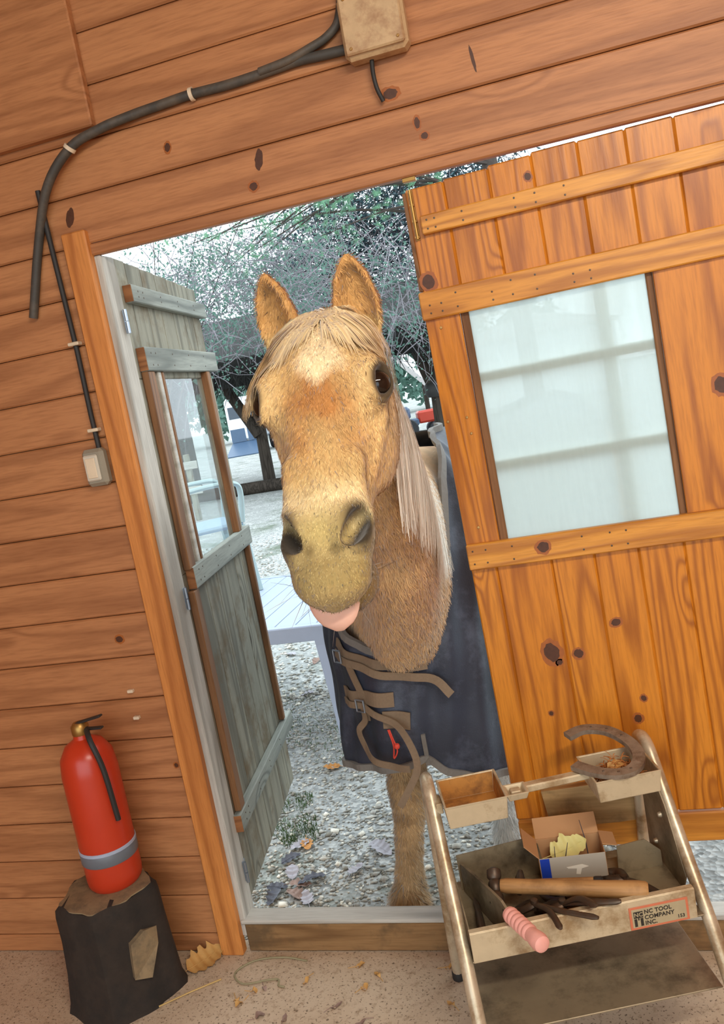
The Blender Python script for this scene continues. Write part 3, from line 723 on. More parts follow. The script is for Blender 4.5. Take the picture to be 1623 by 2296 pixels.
def sample(P):
    """field value and gradient at points"""
    def val(Q):
        ii = []; tt = []
        for ax, G in enumerate((GX, GY, GZ)):
            x = np.clip(Q[:, ax], G[0], G[-1]-1e-6); i = np.clip(np.searchsorted(G, x, 'right')-1, 0, len(G)-2); ii.append(i); tt.append((x-G[i])/(G[i+1]-G[i]))
        r = 0
        for a in (0, 1):
            for b in (0, 1):
                for c in (0, 1):
                    w = (tt[0] if a else 1-tt[0])*(tt[1] if b else 1-tt[1])*(tt[2] if c else 1-tt[2]); r = r+w*FIELD[ii[0]+a, ii[1]+b, ii[2]+c]
        return r
    e = 0.006; g = np.stack([val(P+np.eye(3)[k]*e)-val(P-np.eye(3)[k]*e) for k in range(3)], -1)
    return val(P), g/(np.linalg.norm(g, axis=1, keepdims=True)+1e-9)

def vnoise(P, f, seed=0):
    r = np.random.default_rng(seed); s = 0
    for k in range(7):
        d = r.normal(size=3); d /= np.linalg.norm(d); s = s+np.sin((P@d)*f*(0.7+0.25*k)+r.uniform(0, 6.28))
    return s/7.0*1.4
L3 = lambda r, g, b: np.array(lin(r, g, b)[:3])
def sst(x, a, b): t = np.clip((x-a)/(b-a), 0, 1); return t*t*(3-2*t)
def coat(P, fur=False):
    """markings of the palomino coat"""
    a, b, c = to_head(P); n = vnoise(P, 55, 1); n2 = vnoise(P, 140, 2); n3 = vnoise(P, 22, 5)
    col = np.tile(L3(222, 188, 126), (len(P), 1))
    def mx(colr, w): nonlocal col; w = np.clip(w, 0, 1)[:, None]; col = col*(1-w)+colr*w
    hd = (a < 0.62) & (b > -0.27) & (P[:, 1] < -0.52)
    hdw = hd.astype(float)
    # neck, chest, legs
    mx(L3(216, 176, 124), (~hd).astype(float)); mx(L3(196, 150, 104), (~hd)*sst(n3, -0.2, 0.8)*0.7)
    mx(L3(226, 196, 150), (~hd)*sst(P[:, 1], -0.05, 0.12)*sst(-np.abs(P[:, 0]+0.60+0.03*n3), -0.05, -0.015)*(P[:, 2] > 0.8)*(P[:, 2] < 1.12)*0.75)
    lg = sst(-P[:, 2], -0.62, -0.5); far = sst(P[:, 0], -0.60, -0.55)
    mx(L3(176, 144, 102), lg); mx(L3(122, 94, 60), lg*sst(n, 0.1, 0.7)*0.6); mx(L3(214, 212, 206), lg*far)
    # face
    dark = np.exp(-((a-0.225+0.02*n3)/0.075)**2-((c-0.005)/0.058)**2)
    mx(L3(186, 126, 66), hdw*np.clip(dark*1.25+0.55*n*dark+0.25*n2*dark, 0, 1)*0.95)
    mx(L3(190, 128, 64), hdw*np.exp(-((a-0.315)/0.05)**2-((np.abs(c)-0.04)/0.03)**2)*0.5*(1+n))
    mx(L3(244, 220, 176), hdw*sst(0.040+0.016*n+0.008*n2-np.sqrt(((a-0.125)/1.5)**2+(c-0.012)**2), -0.016, 0.016)*(b > -0.05))      # star
    mx(L3(232, 194, 132), hdw*sst(np.exp(-((a-0.30)/0.11)**2-((np.abs(c)-0.088)/0.03)**2), 0.2, 0.9)*0.7)                     # pale cheeks
    mx(L3(228, 196, 140), hdw*np.exp(-((a-0.19)/0.04)**2)*sst(np.abs(c), 0.055, 0.08)*0.6)                                    # pale round the eyes
    mz = sst(a+0.012*n, 0.355, 0.41)
    mx(L3(232, 208, 158), hdw*mz); 
    mx(L3(172, 150, 96), hdw*sst(a+0.015*n, 0.415, 0.46)*0.9)
    mx(L3(206, 184, 118), hdw*np.exp(-((a-0.455)/0.035)**2-(c/0.030)**2)*0.8)
    mx(L3(112, 94, 56), hdw*np.exp(-((a-0.492)/0.012)**2)*sst(0.045-np.abs(c)+0.01*n2, 0.0, 0.02)*sst(np.abs(c), 0.006, 0.02)*0.8)
    mx(L3(158, 134, 78), hdw*sst(a, 0.50, 0.52)*0.75*(0.7+0.3*n))
    mx(L3(196, 168, 112), hdw*sst(a, 0.545, 0.565)*(b > -0.085)*0.6)
    mx(L3(126, 98, 58), hdw*sst(a, 0.44, 0.48)*sst(-b, 0.082, 0.095)*0.85)
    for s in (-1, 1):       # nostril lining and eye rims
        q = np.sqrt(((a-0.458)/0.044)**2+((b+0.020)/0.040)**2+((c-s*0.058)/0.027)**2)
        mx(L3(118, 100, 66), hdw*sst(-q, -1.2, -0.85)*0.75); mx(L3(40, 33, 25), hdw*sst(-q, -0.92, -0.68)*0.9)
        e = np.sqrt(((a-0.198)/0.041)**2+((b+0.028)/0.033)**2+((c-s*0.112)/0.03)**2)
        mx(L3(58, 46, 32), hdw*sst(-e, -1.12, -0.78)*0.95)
    ear_ = sst(P[:, 2], 1.77, 1.80)*(np.abs(c) > 0.02)*(P[:, 1] > -0.74)
    mx(L3(210, 160, 96), ear_)
    for base, d, L, side, fr in EARS:
        q = P-base; t = (q@d)/L; w = np.interp(t, *EAR_W); x = q@side; y = q@fr
        mx(L3(92, 66, 42), (t > 0.2)*(np.abs(t-0.5) < 0.6)*(np.linalg.norm(q, axis=1) < 0.2)*sst(0.72-np.abs(x)/w, 0.0, 0.35)*sst(y, -0.012, 0.004)*sst(0.93-t, 0, 0.15)*0.85)
    hoof = sst(-P[:, 2], 0.03, 0.045); mx(L3(96, 84, 66), hoof)
    return np.clip(col*(1+0.10*n2+0.08*n)[:, None], 0, 1)

def colmesh(name, V, F, C, mat, parent, smooth=True, normals=None):
    me = bpy.data.meshes.new(name)
    V = np.asarray(V, np.float32); me.vertices.add(len(V)); me.vertices.foreach_set('co', V.ravel())
    F = np.asarray(F, np.int32); k = F.shape[1]; me.loops.add(F.size); me.loops.foreach_set('vertex_index', F.ravel())
    me.polygons.add(len(F)); me.polygons.foreach_set('loop_start', np.arange(0, F.size, k, dtype=np.int32)); me.polygons.foreach_set('loop_total', np.full(len(F), k, np.int32))
    if smooth: me.polygons.foreach_set('use_smooth', np.ones(len(F), bool))
    me.update(calc_edges=True); me.validate()
    at = me.color_attributes.new(name='coat' if mat in ('coat', 'hair', 'fur') else 'tint', type='FLOAT_COLOR', domain='POINT')
    c4 = np.ones((len(V), 4), np.float32); c4[:, :3] = C; at.data.foreach_set('color', c4.ravel())
    if normals is not None: me.normals_split_custom_set_from_vertices([tuple(x) for x in normals])
    return add(name, me, mat, parent)

HB0 = np.array([-0.55, 0.6, GROUND])
horse = empty('horse', tuple(HB0), 0, 'palomino horse in a navy blanket looking in through the doorway, tongue out', 'horse')
body = colmesh('body', HV-HB0, HQ, coat(HV), 'coat', horse)
for s in (-1, 1):
    ec = from_head(0.198, -0.036, s*0.0985)-HB0
    ey = MB().lathe([(0.025*math.sin(q*math.pi/12)+0.0003, -0.025*math.cos(q*math.pi/12)) for q in range(13)], seg=24)
    ey.build('eye', 'eye', horse, tuple(ec), smooth=True)
# tongue
tg = MB(); rings = []
for k in range(9):
    t = k/8; a0 = 0.525+0.068*t; b0 = -0.086-0.030*t*t; w = 0.044*math.sqrt(max(0.02, 1-(max(0, t-0.25)/0.76)**2)); h = 0.013*math.sqrt(max(0.04, 1-(max(0, t-0.4)/0.61)**2))
    rings.append([Vector(from_head(a0, b0+h*math.sin(q)-(0.0035*math.cos(q)**8 if 0 else 0), -0.008+w*math.cos(q))-HB0) for q in [2*math.pi*j/18 for j in range(18)]])
tg.ring_loft(rings); tg.build('tongue', 'tongue', horse, smooth=True)

# --- hair: strands are tapered ribbons laid over the coat
def strands(name, roots, dirs, lens, cols, width, seg=8, grav=0.6, offset=0.006, jitter=0.15, parent=None, curl=0.0, stick=True):
    n = len(roots); P = np.array(roots, float); D = np.array(dirs, float); D /= np.linalg.norm(D, axis=1, keepdims=True)
    step = (np.array(lens)/seg)[:, None]; pts = [P.copy()]; nr = []
    rj = RNG.normal(size=(n, 3))*jitter
    for k in range(seg+1):
        v, g = sample(P); nr.append(g)
        if k == seg: break
        D = D+np.array([0, 0, -grav])*step*6+rj*step*4+curl*np.cross(D, g)*math.sin(k*1.3)*0.3
        D /= np.linalg.norm(D, axis=1, keepdims=True)
        P = P+D*step
        if stick:
            v, g = sample(P); push = np.maximum(offset-v, 0)[:, None]*g; P = P+push
            pull = np.clip(v-offset*2.2, 0, 0.01)[:, None]*g*0.5; P = P-pull
        pts.append(P.copy())
    pts = np.stack(pts, 1); nr = np.stack(nr, 1)      # n,seg+1,3
    tan = np.gradient(pts, axis=1); tan /= np.linalg.norm(tan, axis=2, keepdims=True)+1e-9
    bi = np.cross(tan, nr); bi /= np.linalg.norm(bi, axis=2, keepdims=True)+1e-9
    tp = np.linspace(0, 1, seg+1); wd = (width*(1-0.8*tp**1.5))[None, :, None]*(0.6+0.8*RNG.random((n, 1, 1)))
    A = pts+bi*wd/2; B = pts-bi*wd/2; m_ = seg+1
    V = np.stack([A, B], 2).reshape(-1, 3); base = np.arange(n)[:, None]*(2*m_)+np.arange(seg)[None, :]*2
    F = np.stack([base+1, base, base+2, base+3], -1).reshape(-1, 4)
    C = np.repeat(np.array(cols), 2*m_, axis=0); N = np.repeat(nr, 2, axis=1).reshape(-1, 3)
    N = N+0.35*np.repeat(RNG.normal(size=(n, 1, 3)), 2*m_, axis=1).reshape(-1, 3); N /= np.linalg.norm(N, axis=1, keepdims=True)
    return colmesh(name, V-HB0, F, C, 'hair', parent, True, N)
def hcols(n, c0, c1, c2):
    w = RNG.random((n, 2)); return L3(*c0)*(1-w[:, :1])+L3(*c1)*w[:, :1]*(1-w[:, 1:]*0.5)+L3(*c2)*w[:, :1]*w[:, 1:]*0.5
# forelock, parted over the star
n = 1300
cc = RNG.uniform(-0.048, 0.052, n); aa = RNG.uniform(0.0, 0.055, n); bb = np.interp(aa, HX, H_t)-0.01*(cc/0.07)**2+0.010
rt = from_head(aa, bb, cc); sp = np.sign(cc-0.010)*(0.35+20*np.abs(cc-0.010)**1.1)+RNG.normal(size=n)*0.14
dr = HA[None]*0.9+HC[None]*sp[:, None]+HB[None]*0.25
ln = RNG.uniform(0.55, 1.0, n)*(0.085+2.6*np.abs(cc-0.010)+0.05*(cc < -0.02)); ln = np.where(cc > 0.01, np.minimum(ln, 0.135), np.minimum(ln, 0.20))
strands('forelock', rt, dr, ln, hcols(n, (246, 222, 172), (230, 192, 130), (252, 240, 212)), 0.0032, 9, 0.9, 0.006, 0.10, horse)
# mane falling on the horse's left side, from the crest
n = 4200
yy = np.where(RNG.random(n) < 0.72, RNG.uniform(-0.66, 0.05, n), RNG.uniform(-0.15, 0.30, n)); xc, zc, w_, h_ = (np.interp(yy, NX, q) for q in (N_x, N_z, N_w, N_h))
rt = np.stack([xc+RNG.normal(size=n)*0.012, yy, zc+h_*0.97], -1); v, g = sample(rt); rt = rt-g*(v-0.004)[:, None]
left = RNG.random(n) < 0.90
dr = np.stack([np.where(left, 0.55, -0.8), RNG.normal(size=n)*0.10+0.08, np.full(n, -0.35)], -1)
ln = RNG.uniform(0.28, 0.46, n)*np.where(yy < -0.55, 0.75, np.where(yy > -0.2, 1.15, 1))
strands('mane', rt, dr, ln, hcols(n, (254, 250, 240), (246, 234, 212), (255, 254, 250)), 0.0042, 14, 2.4, 0.004, 0.09, horse)
# short coat fur as single blades that carry the coat's own colours
tri = np.concatenate([HQ[:, [0, 1, 2]], HQ[:, [0, 2, 3]]]); e1 = HV[tri[:, 1]]-HV[tri[:, 0]]; e2 = HV[tri[:, 2]]-HV[tri[:, 0]]
area = np.linalg.norm(np.cross(e1, e2), axis=1)*0.5; cen = HV[tri].mean(1)
vis = ((cen[:, 1] < 0.20) | (cen[:, 2] < 0.62)) & (cen[:, 1] < 0.9) & (cen[:, 2] > -0.05)
dens = np.where(cen[:, 1] < -0.5, 1.0, 0.55)*vis*area
NF = 110000
ti = RNG.choice(len(tri), NF, p=dens/dens.sum()); u = np.sqrt(RNG.random(NF)); v_ = RNG.random(NF)
P0 = HV[tri[ti, 0]]*(1-u)[:, None]+HV[tri[ti, 1]]*(u*(1-v_))[:, None]+HV[tri[ti, 2]]*(u*v_)[:, None]
_, g0 = sample(P0); a, b, c = to_head(P0)
hd = P0[:, 1] < -0.52; eyeball = np.min([np.linalg.norm(P0-from_head(0.198, -0.028, s*0.110), axis=1) for s in (-1, 1)], axis=0)
nost = np.min([np.linalg.norm(P0-from_head(0.458, -0.014, s*0.060), axis=1) for s in (-1, 1)], axis=0)
lay = np.where(hd[:, None], HA[None]+0.25*np.sign(c)[:, None]*HC[None]*(np.abs(c) > 0.03)[:, None], np.array([0.1, 0.25, -1.0])[None])
lay = lay+0.28*RNG.normal(size=(NF, 3)); lay -= g0*(lay*g0).sum(1)[:, None]; lay /= np.linalg.norm(lay, axis=1, keepdims=True)
ln = np.where(hd, np.where(a > 0.42, 0.006, 0.011), np.where(P0[:, 2] < 0.12, 0.040, np.where(P0[:, 2] < 0.5, 0.018, 0.020)))*RNG.uniform(0.6, 1.3, NF)
ln = np.where((P0[:, 2] > 1.77) & hd & (P0[:, 1] > -0.72), 0.014, ln)
keep = (eyeball > 0.034) & (nost > 0.032); lift = np.where(hd, 0.22, 0.35)[:, None]
dr = lay+g0*lift; dr /= np.linalg.norm(dr, axis=1, keepdims=True); sd = np.cross(dr, g0); sd /= np.linalg.norm(sd, axis=1, keepdims=True)+1e-9
wd = np.where(hd, 0.0011, 0.0018)[:, None]; cf = coat(P0)*(0.96+0.30*RNG.random((NF, 1))); cf = np.clip(cf, 0, 1)
V = np.stack([P0-sd*wd, P0+sd*wd, P0+dr*ln[:, None]], 1)[keep]; nn = g0+0.35*RNG.normal(size=(NF, 3)); nn /= np.linalg.norm(nn, axis=1, keepdims=True)
NK = len(V); fur = colmesh('coat_fur', V.reshape(-1, 3)-HB0, np.arange(NK*3).reshape(-1, 3), np.repeat(cf[keep], 3, 0), 'fur', horse, True, np.repeat(nn[keep], 3, 0))
fur['kind'] = 'stuff'
# whiskers
n = 70; cc = RNG.uniform(-0.06, 0.06, n); aa = RNG.uniform(0.46, 0.55, n); rt = from_head(aa, np.where(RNG.random(n) < 0.5, -0.115, -0.06), cc*1.1)
v, g = sample(rt); rt = rt-g*v[:, None]; v, g = sample(rt)
wk = strands('whiskers', rt, g+0.3*RNG.normal(size=(n, 3)), RNG.uniform(0.03, 0.07, n), hcols(n, (214, 190, 140), (150, 120, 80), (240, 226, 190)), 0.0009, 5, 0.3, 0.0, 0.2, horse, stick=False)
wk['kind'] = 'stuff'

# --- blanket: sheet over the trunk, hanging straight below the widest line
BF = Vector((-0.590, 0.335)); BRX, BRY = 0.285, 0.275
AX = (Vector((0.27, 0.963))).normalized(); AXN = Vector((AX.y, -AX.x))     # trunk direction and its right-hand normal in plan
def plan(s):
    """s in degrees: -90..90 runs round the chest, beyond that along the flanks (1 unit = 1 cm)"""
    if abs(s) <= 90:
        a = math.radians(s); p = Vector((BF.x+BRX*math.sin(a), BF.y-BRY*math.cos(a))); nn_ = Vector((math.sin(a)/BRX, -math.cos(a)/BRY)).normalized(); q = Vector((BF.x+0.02, BF.y+0.10)); return p, nn_, q
    sg = 1 if s > 0 else -1; d = (abs(s)-90)*0.01; base = Vector((BF.x+sg*BRX, BF.y))+AX*d
    tail = max(0.0, (d-1.45)/0.42); shrink = 1-0.75*tail**2 if tail > 0 else 1
    cen_ = BF+AX*d; blend = min(1, d/0.4); nn_ = (AXN*sg*blend+Vector((sg, 0))*(1-blend)).normalized()
    return cen_+(base-cen_)*shrink*(1+0.05*min(1, d)), nn_, cen_+Vector((0, 0.0))+AX*max(0, 0.10*(1-d/0.3))
def ztop(s):
    if abs(s) <= 90: return None
    d = (abs(s)-90)*0.01; return float(np.interp(d, [0, 0.3, 0.8, 1.3, 1.6, 1.85], [1.50, 1.49, 1.455, 1.47, 1.505, 1.40]))
def neckline(s):
    if s < 0: return float(np.interp(-s, [0, 20, 40, 60, 80, 95, 118], [0.905, 0.925, 0.985, 1.13, 1.35, 1.46, 1.49]))
    return float(np.interp(s, [0, 12, 22, 31, 36, 40, 48, 62, 80, 95, 118], [0.905, 0.94, 1.00, 1.09, 1.18, 1.26, 1.36, 1.44, 1.472, 1.485, 1.49]))
def hemz(s):
    if s <= 4: return float(np.interp(s, [-270, -110, -85, -40, -12, 4], [0.50, 0.50, 0.50, 0.535, 0.555, 0.585]))
    return float(np.interp(s, [4, 14, 30, 60, 90, 270], [0.585, 0.535, 0.50, 0.475, 0.46, 0.46]))
ZM = 1.02
def bsurf(s, z, off=0.0):
    p, nn_, q = plan(s); zt = ztop(s) if abs(s) > 90 else 1.50
    if z > ZM:
        f = max(0.0, 1-((z-ZM)/(zt-ZM))**2.6)**(1/2.6); f = max(f, 0.03)
    else: f = 1.0+0.05*(ZM-z)
    r = q+(p-q)*f
    fold = 0.010*math.sin(s*0.115+z*5.0)*max(0, min(1, (1.05-z)/0.4))+0.006*math.sin(s*0.31-z*9+1.0)+0.004*math.sin(s*0.07+z*21)
    sag = 0.02*math.exp(-((s+30)/28)**2)*math.exp(-((z-0.9)/0.1)**2)
    o = fold+off+sag
    return Vector((r.x+nn_.x*o, r.y+nn_.y*o, z+ (off*0.5 if z > 1.3 else 0)))
S_ = [-275+i*(185/38) for i in range(38)]+[-90+i*3.0 for i in range(61)]+[90+(i+1)*(185/38) for i in range(38)]
NR = 34; bv = []; bfc = []
for s in S_:
    zt = neckline(s) if abs(s) < 118 else ztop(s)-0.001; zh = hemz(s)
    for r in range(NR):
        bv.append(bsurf(s, zh+(zt-zh)*(r/(NR-1))**0.9))
for i in range(len(S_)-1):
    for r in range(NR-1): bfc.append([i*NR+r, (i+1)*NR+r, (i+1)*NR+r+1, i*NR+r+1])
bme = MB(); bme.addm([p-Vector(HB0) for p in bv], bfc)
blanket = bme.build('blanket', 'blanket', horse, smooth=True); blanket['label'] = 'navy canvas blanket'
sm = blanket.modifiers.new('thick', 'SOLIDIFY'); sm.thickness = 0.008; sm.offset = -1
sb = blanket.modifiers.new('sub', 'SUBSURF'); sb.levels = 1; sb.render_levels = 1
def ribbon(name, pts, width, thick, mat, parent, nvec=None, twist=0.0):
    """flat strap along pts: (point, normal) pairs"""
    mb = MB(); rings = []; n_ = len(pts)
    for i, (p, nn_) in enumerate(pts):
        t = (pts[min(i+1, n_-1)][0]-pts[max(i-1, 0)][0]).normalized(); b_ = t.cross(nn_).normalized(); m2_ = b_.cross(t).normalized()
        w2, t2 = width/2, thick/2
        rings.append([p+b_*w2+m2_*t2, p-b_*w2+m2_*t2, p-b_*w2-m2_*t2, p+b_*w2-m2_*t2])
    mb.ring_loft(rings); o = mb.build(name, mat, parent, smooth=False); return o
def bnorm(s): n_ = plan(s)[1]; return Vector((n_.x, n_.y, 0))
def sx(x): return math.degrees(math.asin(max(-1, min(1, (x-BF.x)/BRX))))
def strap(name, xz, width, mat='strap', off=0.006, parent=None, thick=0.004, n=26):
    cv = spline([(x, z, o_ if len(q) == 0 else q[0]) for x, z, o_, *q in [(p[0], p[1], p[2] if len(p) > 2 else 0.0) for p in xz]], n)
    return ribbon(name, [(bsurf(sx(c[0]), c[1], off+c[2])-Vector(HB0), bnorm(sx(c[0]))) for c in cv], width, thick, mat, parent or blanket)
ribbon('neck_binding', [(bsurf(s, neckline(s), 0.003)-Vector(HB0), bnorm(s)) for s in [-117+i*3 for i in range(79)]], 0.022, 0.014, 'binding', blanket)
ribbon('hem_binding', [(bsurf(s, hemz(s), 0.003)-Vector(HB0), bnorm(s)) for s in [-130+i*2.5 for i in range(97)]], 0.020, 0.013, 'binding', blanket)
ribbon('flap_edge', [(bsurf(5, 0.56+i*0.012, 0.004)-Vector(HB0), bnorm(5)) for i in range(9)], 0.012, 0.010, 'binding', blanket)
strap('strap', [(-0.785, 0.935), (-0.735, 0.905), (-0.665, 0.882), (-0.59, 0.868), (-0.52, 0.862)], 0.030, off=0.007)
strap('strap', [(-0.785, 0.905), (-0.70, 0.872), (-0.63, 0.842), (-0.56, 0.832), (-0.505, 0.815, 0.012), (-0.478, 0.775, 0.03)], 0.024, off=0.014)
strap('strap', [(-0.735, 0.885), (-0.728, 0.83), (-0.722, 0.78), (-0.724, 0.70)], 0.024, off=0.010)
strap('strap', [(-0.805, 0.765), (-0.75, 0.768), (-0.70, 0.775), (-0.63, 0.768)], 0.044, off=0.007)
strap('strap', [(-0.80, 0.745), (-0.74, 0.750), (-0.715, 0.748), (-0.66, 0.722), (-0.615, 0.695, 0.02), (-0.588, 0.655, 0.045), (-0.578, 0.60, 0.07), (-0.600, 0.545, 0.085), (-0.622, 0.50, 0.09)], 0.020, off=0.018, n=40)
strap('strap', [(-0.722, 0.74), (-0.728, 0.70), (-0.752, 0.665, 0.01), (-0.735, 0.62, 0.02), (-0.69, 0.597, 0.03), (-0.64, 0.587, 0.04), (-0.598, 0.588, 0.05)], 0.020, off=0.016, n=40)
for ds in (0, 2.6): ribbon('stitching', [(bsurf(64+ds, 0.47+i*0.022, 0.0015)-Vector(HB0), bnorm(64+ds)) for i in range(24)], 0.0025, 0.002, 'binding', blanket)
pt = strap('patch', [(-0.665, 0.712), (-0.63, 0.708), (-0.592, 0.702)], 0.052, off=0.006)
for x, z in ((-0.757, 0.905), (-0.724, 0.752)):
    p = bsurf(sx(x), z, 0.024)-Vector(HB0); nn_ = bnorm(sx(x)); r_ = MB()
    b_ = Vector((0, 0, 1)).cross(nn_).normalized(); q = [p+b_*0.015+Vector((0, 0, .018)), p-b_*0.015+Vector((0, 0, .018)), p-b_*0.015-Vector((0, 0, .018)), p+b_*0.015-Vector((0, 0, .018))]
    r_.tube(q+[q[0]], 0.003, 6); r_.build('buckle', 'zinc', blanket, smooth=True)
cd = MB(); cp = [bsurf(sx(x), z, o_)-Vector(HB0) for x, z, o_ in ((-0.645, 0.69, .03), (-0.640, 0.66, .03), (-0.634, 0.625, .03), (-0.648, 0.600, .03), (-0.642, 0.64, .03), (-0.648, 0.69, .03))]
cd.tube(spline(cp, 24), 0.0022, 6); cd.lathe([(0.0005, -0.009), (0.007, -0.006), (0.009, 0), (0.007, 0.006), (0.0005, 0.009)], bsurf(sx(-0.632), 0.640, .033)-Vector(HB0), 10)
o = cd.build('cord_loop', 'red_cord', blanket, smooth=True); o['label'] = 'red cord loop'

# ================================================================== FARRIER'S TOOL CADDY
cad = empty('farrier_tool_caddy', (-0.39, -0.53, 0.0), math.radians(17.5), 'dusty aluminium farrier tool caddy with tubular legs and two top trays', 'tool caddy')
def in_caddy(p): return cad_m @ Vector(p)
cad_m = Matrix.Translation(Vector((-0.39, -0.53, 0.0))) @ Matrix.Rotation(math.radians(17.5), 4, 'Z')
for X in (-0.022, 0.534):
    pts = [(X, -0.215, 0.012), (X, -0.12, 0.165), (X, 0.0, 0.345), (X, 0.13, 0.50), (X, 0.225, 0.625), (X, 0.262, 0.665), (X, 0.30, 0.672), (X, 0.335, 0.64), (X, 0.37, 0.50), (X, 0.41, 0.25), (X, 0.45, 0.012)]
    lg = MB().tube(spline(pts, 60), 0.0155, 16).build('tube_leg', 'tube', cad, smooth=True)
    for y_, sgn in ((-0.215, 1), (0.45, 1)):
        MB().lathe([(0.018, 0.0), (0.0185, 0.004), (0.018, 0.022), (0.016, 0.026)], (X, y_, 0.0), 14).build('rubber_foot', 'black', lg, smooth=True)
def tray(name, x0, x1, y0, y1, z0, z1, w=0.005, mat='alu', parent=None, lining=None):
    mb = MB(); tp = 0.006
    def ring(i, z): return [(x0+i, y0+i, z), (x1-i, y0+i, z), (x1-i, y1-i, z), (x0+i, y1-i, z)]
    mb.ring_loft([ring(tp, z0), ring(0.001, z1-0.004), ring(-0.001, z1), ring(w, z1), ring(w+tp, z0+w)], True, True)
    o = mb.build(name, mat, parent, smooth=False); bv_ = o.modifiers.new('b', 'BEVEL'); bv_.width = 0.0025; bv_.segments = 2; bv_.limit_method = 'ANGLE'
    if lining:
        e = 0.0006
        ml = MB().ring_loft([ring(w+e, z1-0.003), ring(w+tp+e, z0+w+e)], True, False); ml.f.append([4, 5, 6, 7]); ml.build('tray_lining', lining, o)
    return o
M['rust'] = plain('orange_brown_tray', lin(196, 136, 62), 0.7, vary=0.15, scale=30, dirt=lin(120, 80, 44))  # orange-brown colour for the inner faces of the left tray
trL = tray('top_tray', 0.0, 0.152, 0.155, 0.307, 0.602, 0.66, parent=cad, lining='rust')
trR = tray('top_tray', 0.358, 0.517, 0.134, 0.284, 0.604, 0.66, parent=cad)
tray('bolt_cup', 0.150, 0.205, 0.158, 0.215, 0.640, 0.659, 0.006, parent=trL)
MB().box((0.177, 0.187, 0.652), (0.024, 0.024, 0.010), 0.002).build('bolt_head', 'alu', trL)
MB().box((0.283, 0.205, 0.648), (0.17, 0.026, 0.018), 0.003, Matrix.Rotation(math.radians(2), 3, 'Z')).build('tray_bar', 'alu', cad)
for X0 in (-0.010, 0.517): MB().box((X0+0.003, 0.235, 0.632), (0.016, 0.05, 0.026), 0.002).build('bracket', 'alu', cad)
lip = MB().box((0.25, 0.002, 0.4055), (0.512, 0.0045, 0.071), 0.001); lip.box((0.25, 0.010, 0.4405), (0.512, 0.016, 0.003), 0.001)
lip.build('front_lip', 'alu', cad)
MB().box((0.256, 0.155, 0.372), (0.530, 0.31, 0.004), 0.001).build('box_floor', 'sheet', cad)
MB().prism([(0.016, 0.373), (0.016, 0.468), (0.205, 0.477), (0.225, 0.455), (0.235, 0.373)], 0.272, 0.275).build('back_plate', 'sheet', cad)
bp = MB().prism([(0.40, 0.373), (0.405, 0.448), (0.475, 0.452), (0.512, 0.415), (0.512, 0.373)], 0.205, 0.208); bp.build('back_plate', 'sheet', cad)
sp_ = MB(); poly = [(0.10, 0.373), (0.075, 0.42), (0.155, 0.56), (0.20, 0.604), (0.30, 0.62), (0.30, 0.373)]
sp_.addm([(0.518+dx, y, z) for dx in (0, 0.003) for y, z in poly], [list(range(6)), list(range(11, 5, -1))]+[[(i+1) % 6, i, 6+i, 6+(i+1) % 6] for i in range(6)]); sp_.build('side_plate', 'sheet', cad)
sp_ = MB(); poly = [(0.006, 0.373), (0.006, 0.425), (0.12, 0.455), (0.27, 0.47), (0.27, 0.373)]
sp_.addm([(-0.004+dx, y, z) for dx in (0, 0.003) for y, z in poly], [list(range(5)), list(range(9, 4, -1))]+[[(i+1) % 5, i, 5+i, 5+(i+1) % 5] for i in range(5)]); sp_.build('side_plate', 'sheet', cad)
MB().box((0.256, 0.13, 0.205), (0.556, 0.30, 0.004), 0.001).build('lower_shelf', 'sheet', cad)
for p in ((0.5155, 0.185, 0.52), (0.5155, 0.24, 0.42)):
    MB().lathe([(0.0005, -0.006), (0.005, -0.005), (0.007, 0.0), (0.007, 0.003)], p, 12, 'x').build('rivet', 'tube', cad, smooth=True)
# printed maker's plate on the lip
lab = box('maker_plate', (0.4195, -0.0012, 0.399), (0.135, 0.0016, 0.054), 'label_red', cad, 0.0004); lab['label'] = 'grey maker plate with red border and black lettering'
box('plate_field', (0, -0.0009, 0), (0.124, 0.0006, 0.044), 'label_pl', lab, 0.0002)
def text(name, body, size, loc, mat, parent, bold=0.0, rz=0.0):
    cu = bpy.data.curves.new(name, 'FONT'); cu.body = body; cu.size = size; cu.extrude = 0.0002; cu.offset = bold; cu.space_character = 1.05
    to = bpy.data.objects.new(name, cu); COL.objects.link(to); bpy.context.view_layer.update()
    me = bpy.data.meshes.new_from_object(to.evaluated_get(bpy.context.evaluated_depsgraph_get())); bpy.data.objects.remove(to); me.materials.clear()
    return add(name, me, mat, parent, loc, (math.radians(90), 0, rz))
text('lettering', 'NC TOOL', 0.0135, (-0.034, -0.0014, 0.008), 'label_ink', lab, 0.0004)
text('lettering', 'COMPANY', 0.0135, (-0.034, -0.0014, -0.0055), 'label_ink', lab, 0.0004)
text('lettering', 'INC.', 0.0135, (-0.034, -0.0014, -0.0190), 'label_ink', lab, 0.0004)
text('lettering', '153', 0.011, (0.040, -0.0014, -0.0175), 'label_ink', lab, 0.0003)
emb = MB()
for x, z, w, h in ((-0.0475, 0.0085, 0.0215, 0.0155), (-0.0545, -0.0100, 0.0065, 0.0190), (-0.0405, -0.0100, 0.0065, 0.0190), (-0.0475, -0.0020, 0.0030, 0.006)): emb.box((x, -0.0014, z), (w, 0.0004, h), 0.0001)
emb.build('emblem', 'label_ink', lab); text('lettering', 'NC', 0.0135, (-0.0575, -0.0018, 0.0042), 'label_pl', lab, 0.0002)

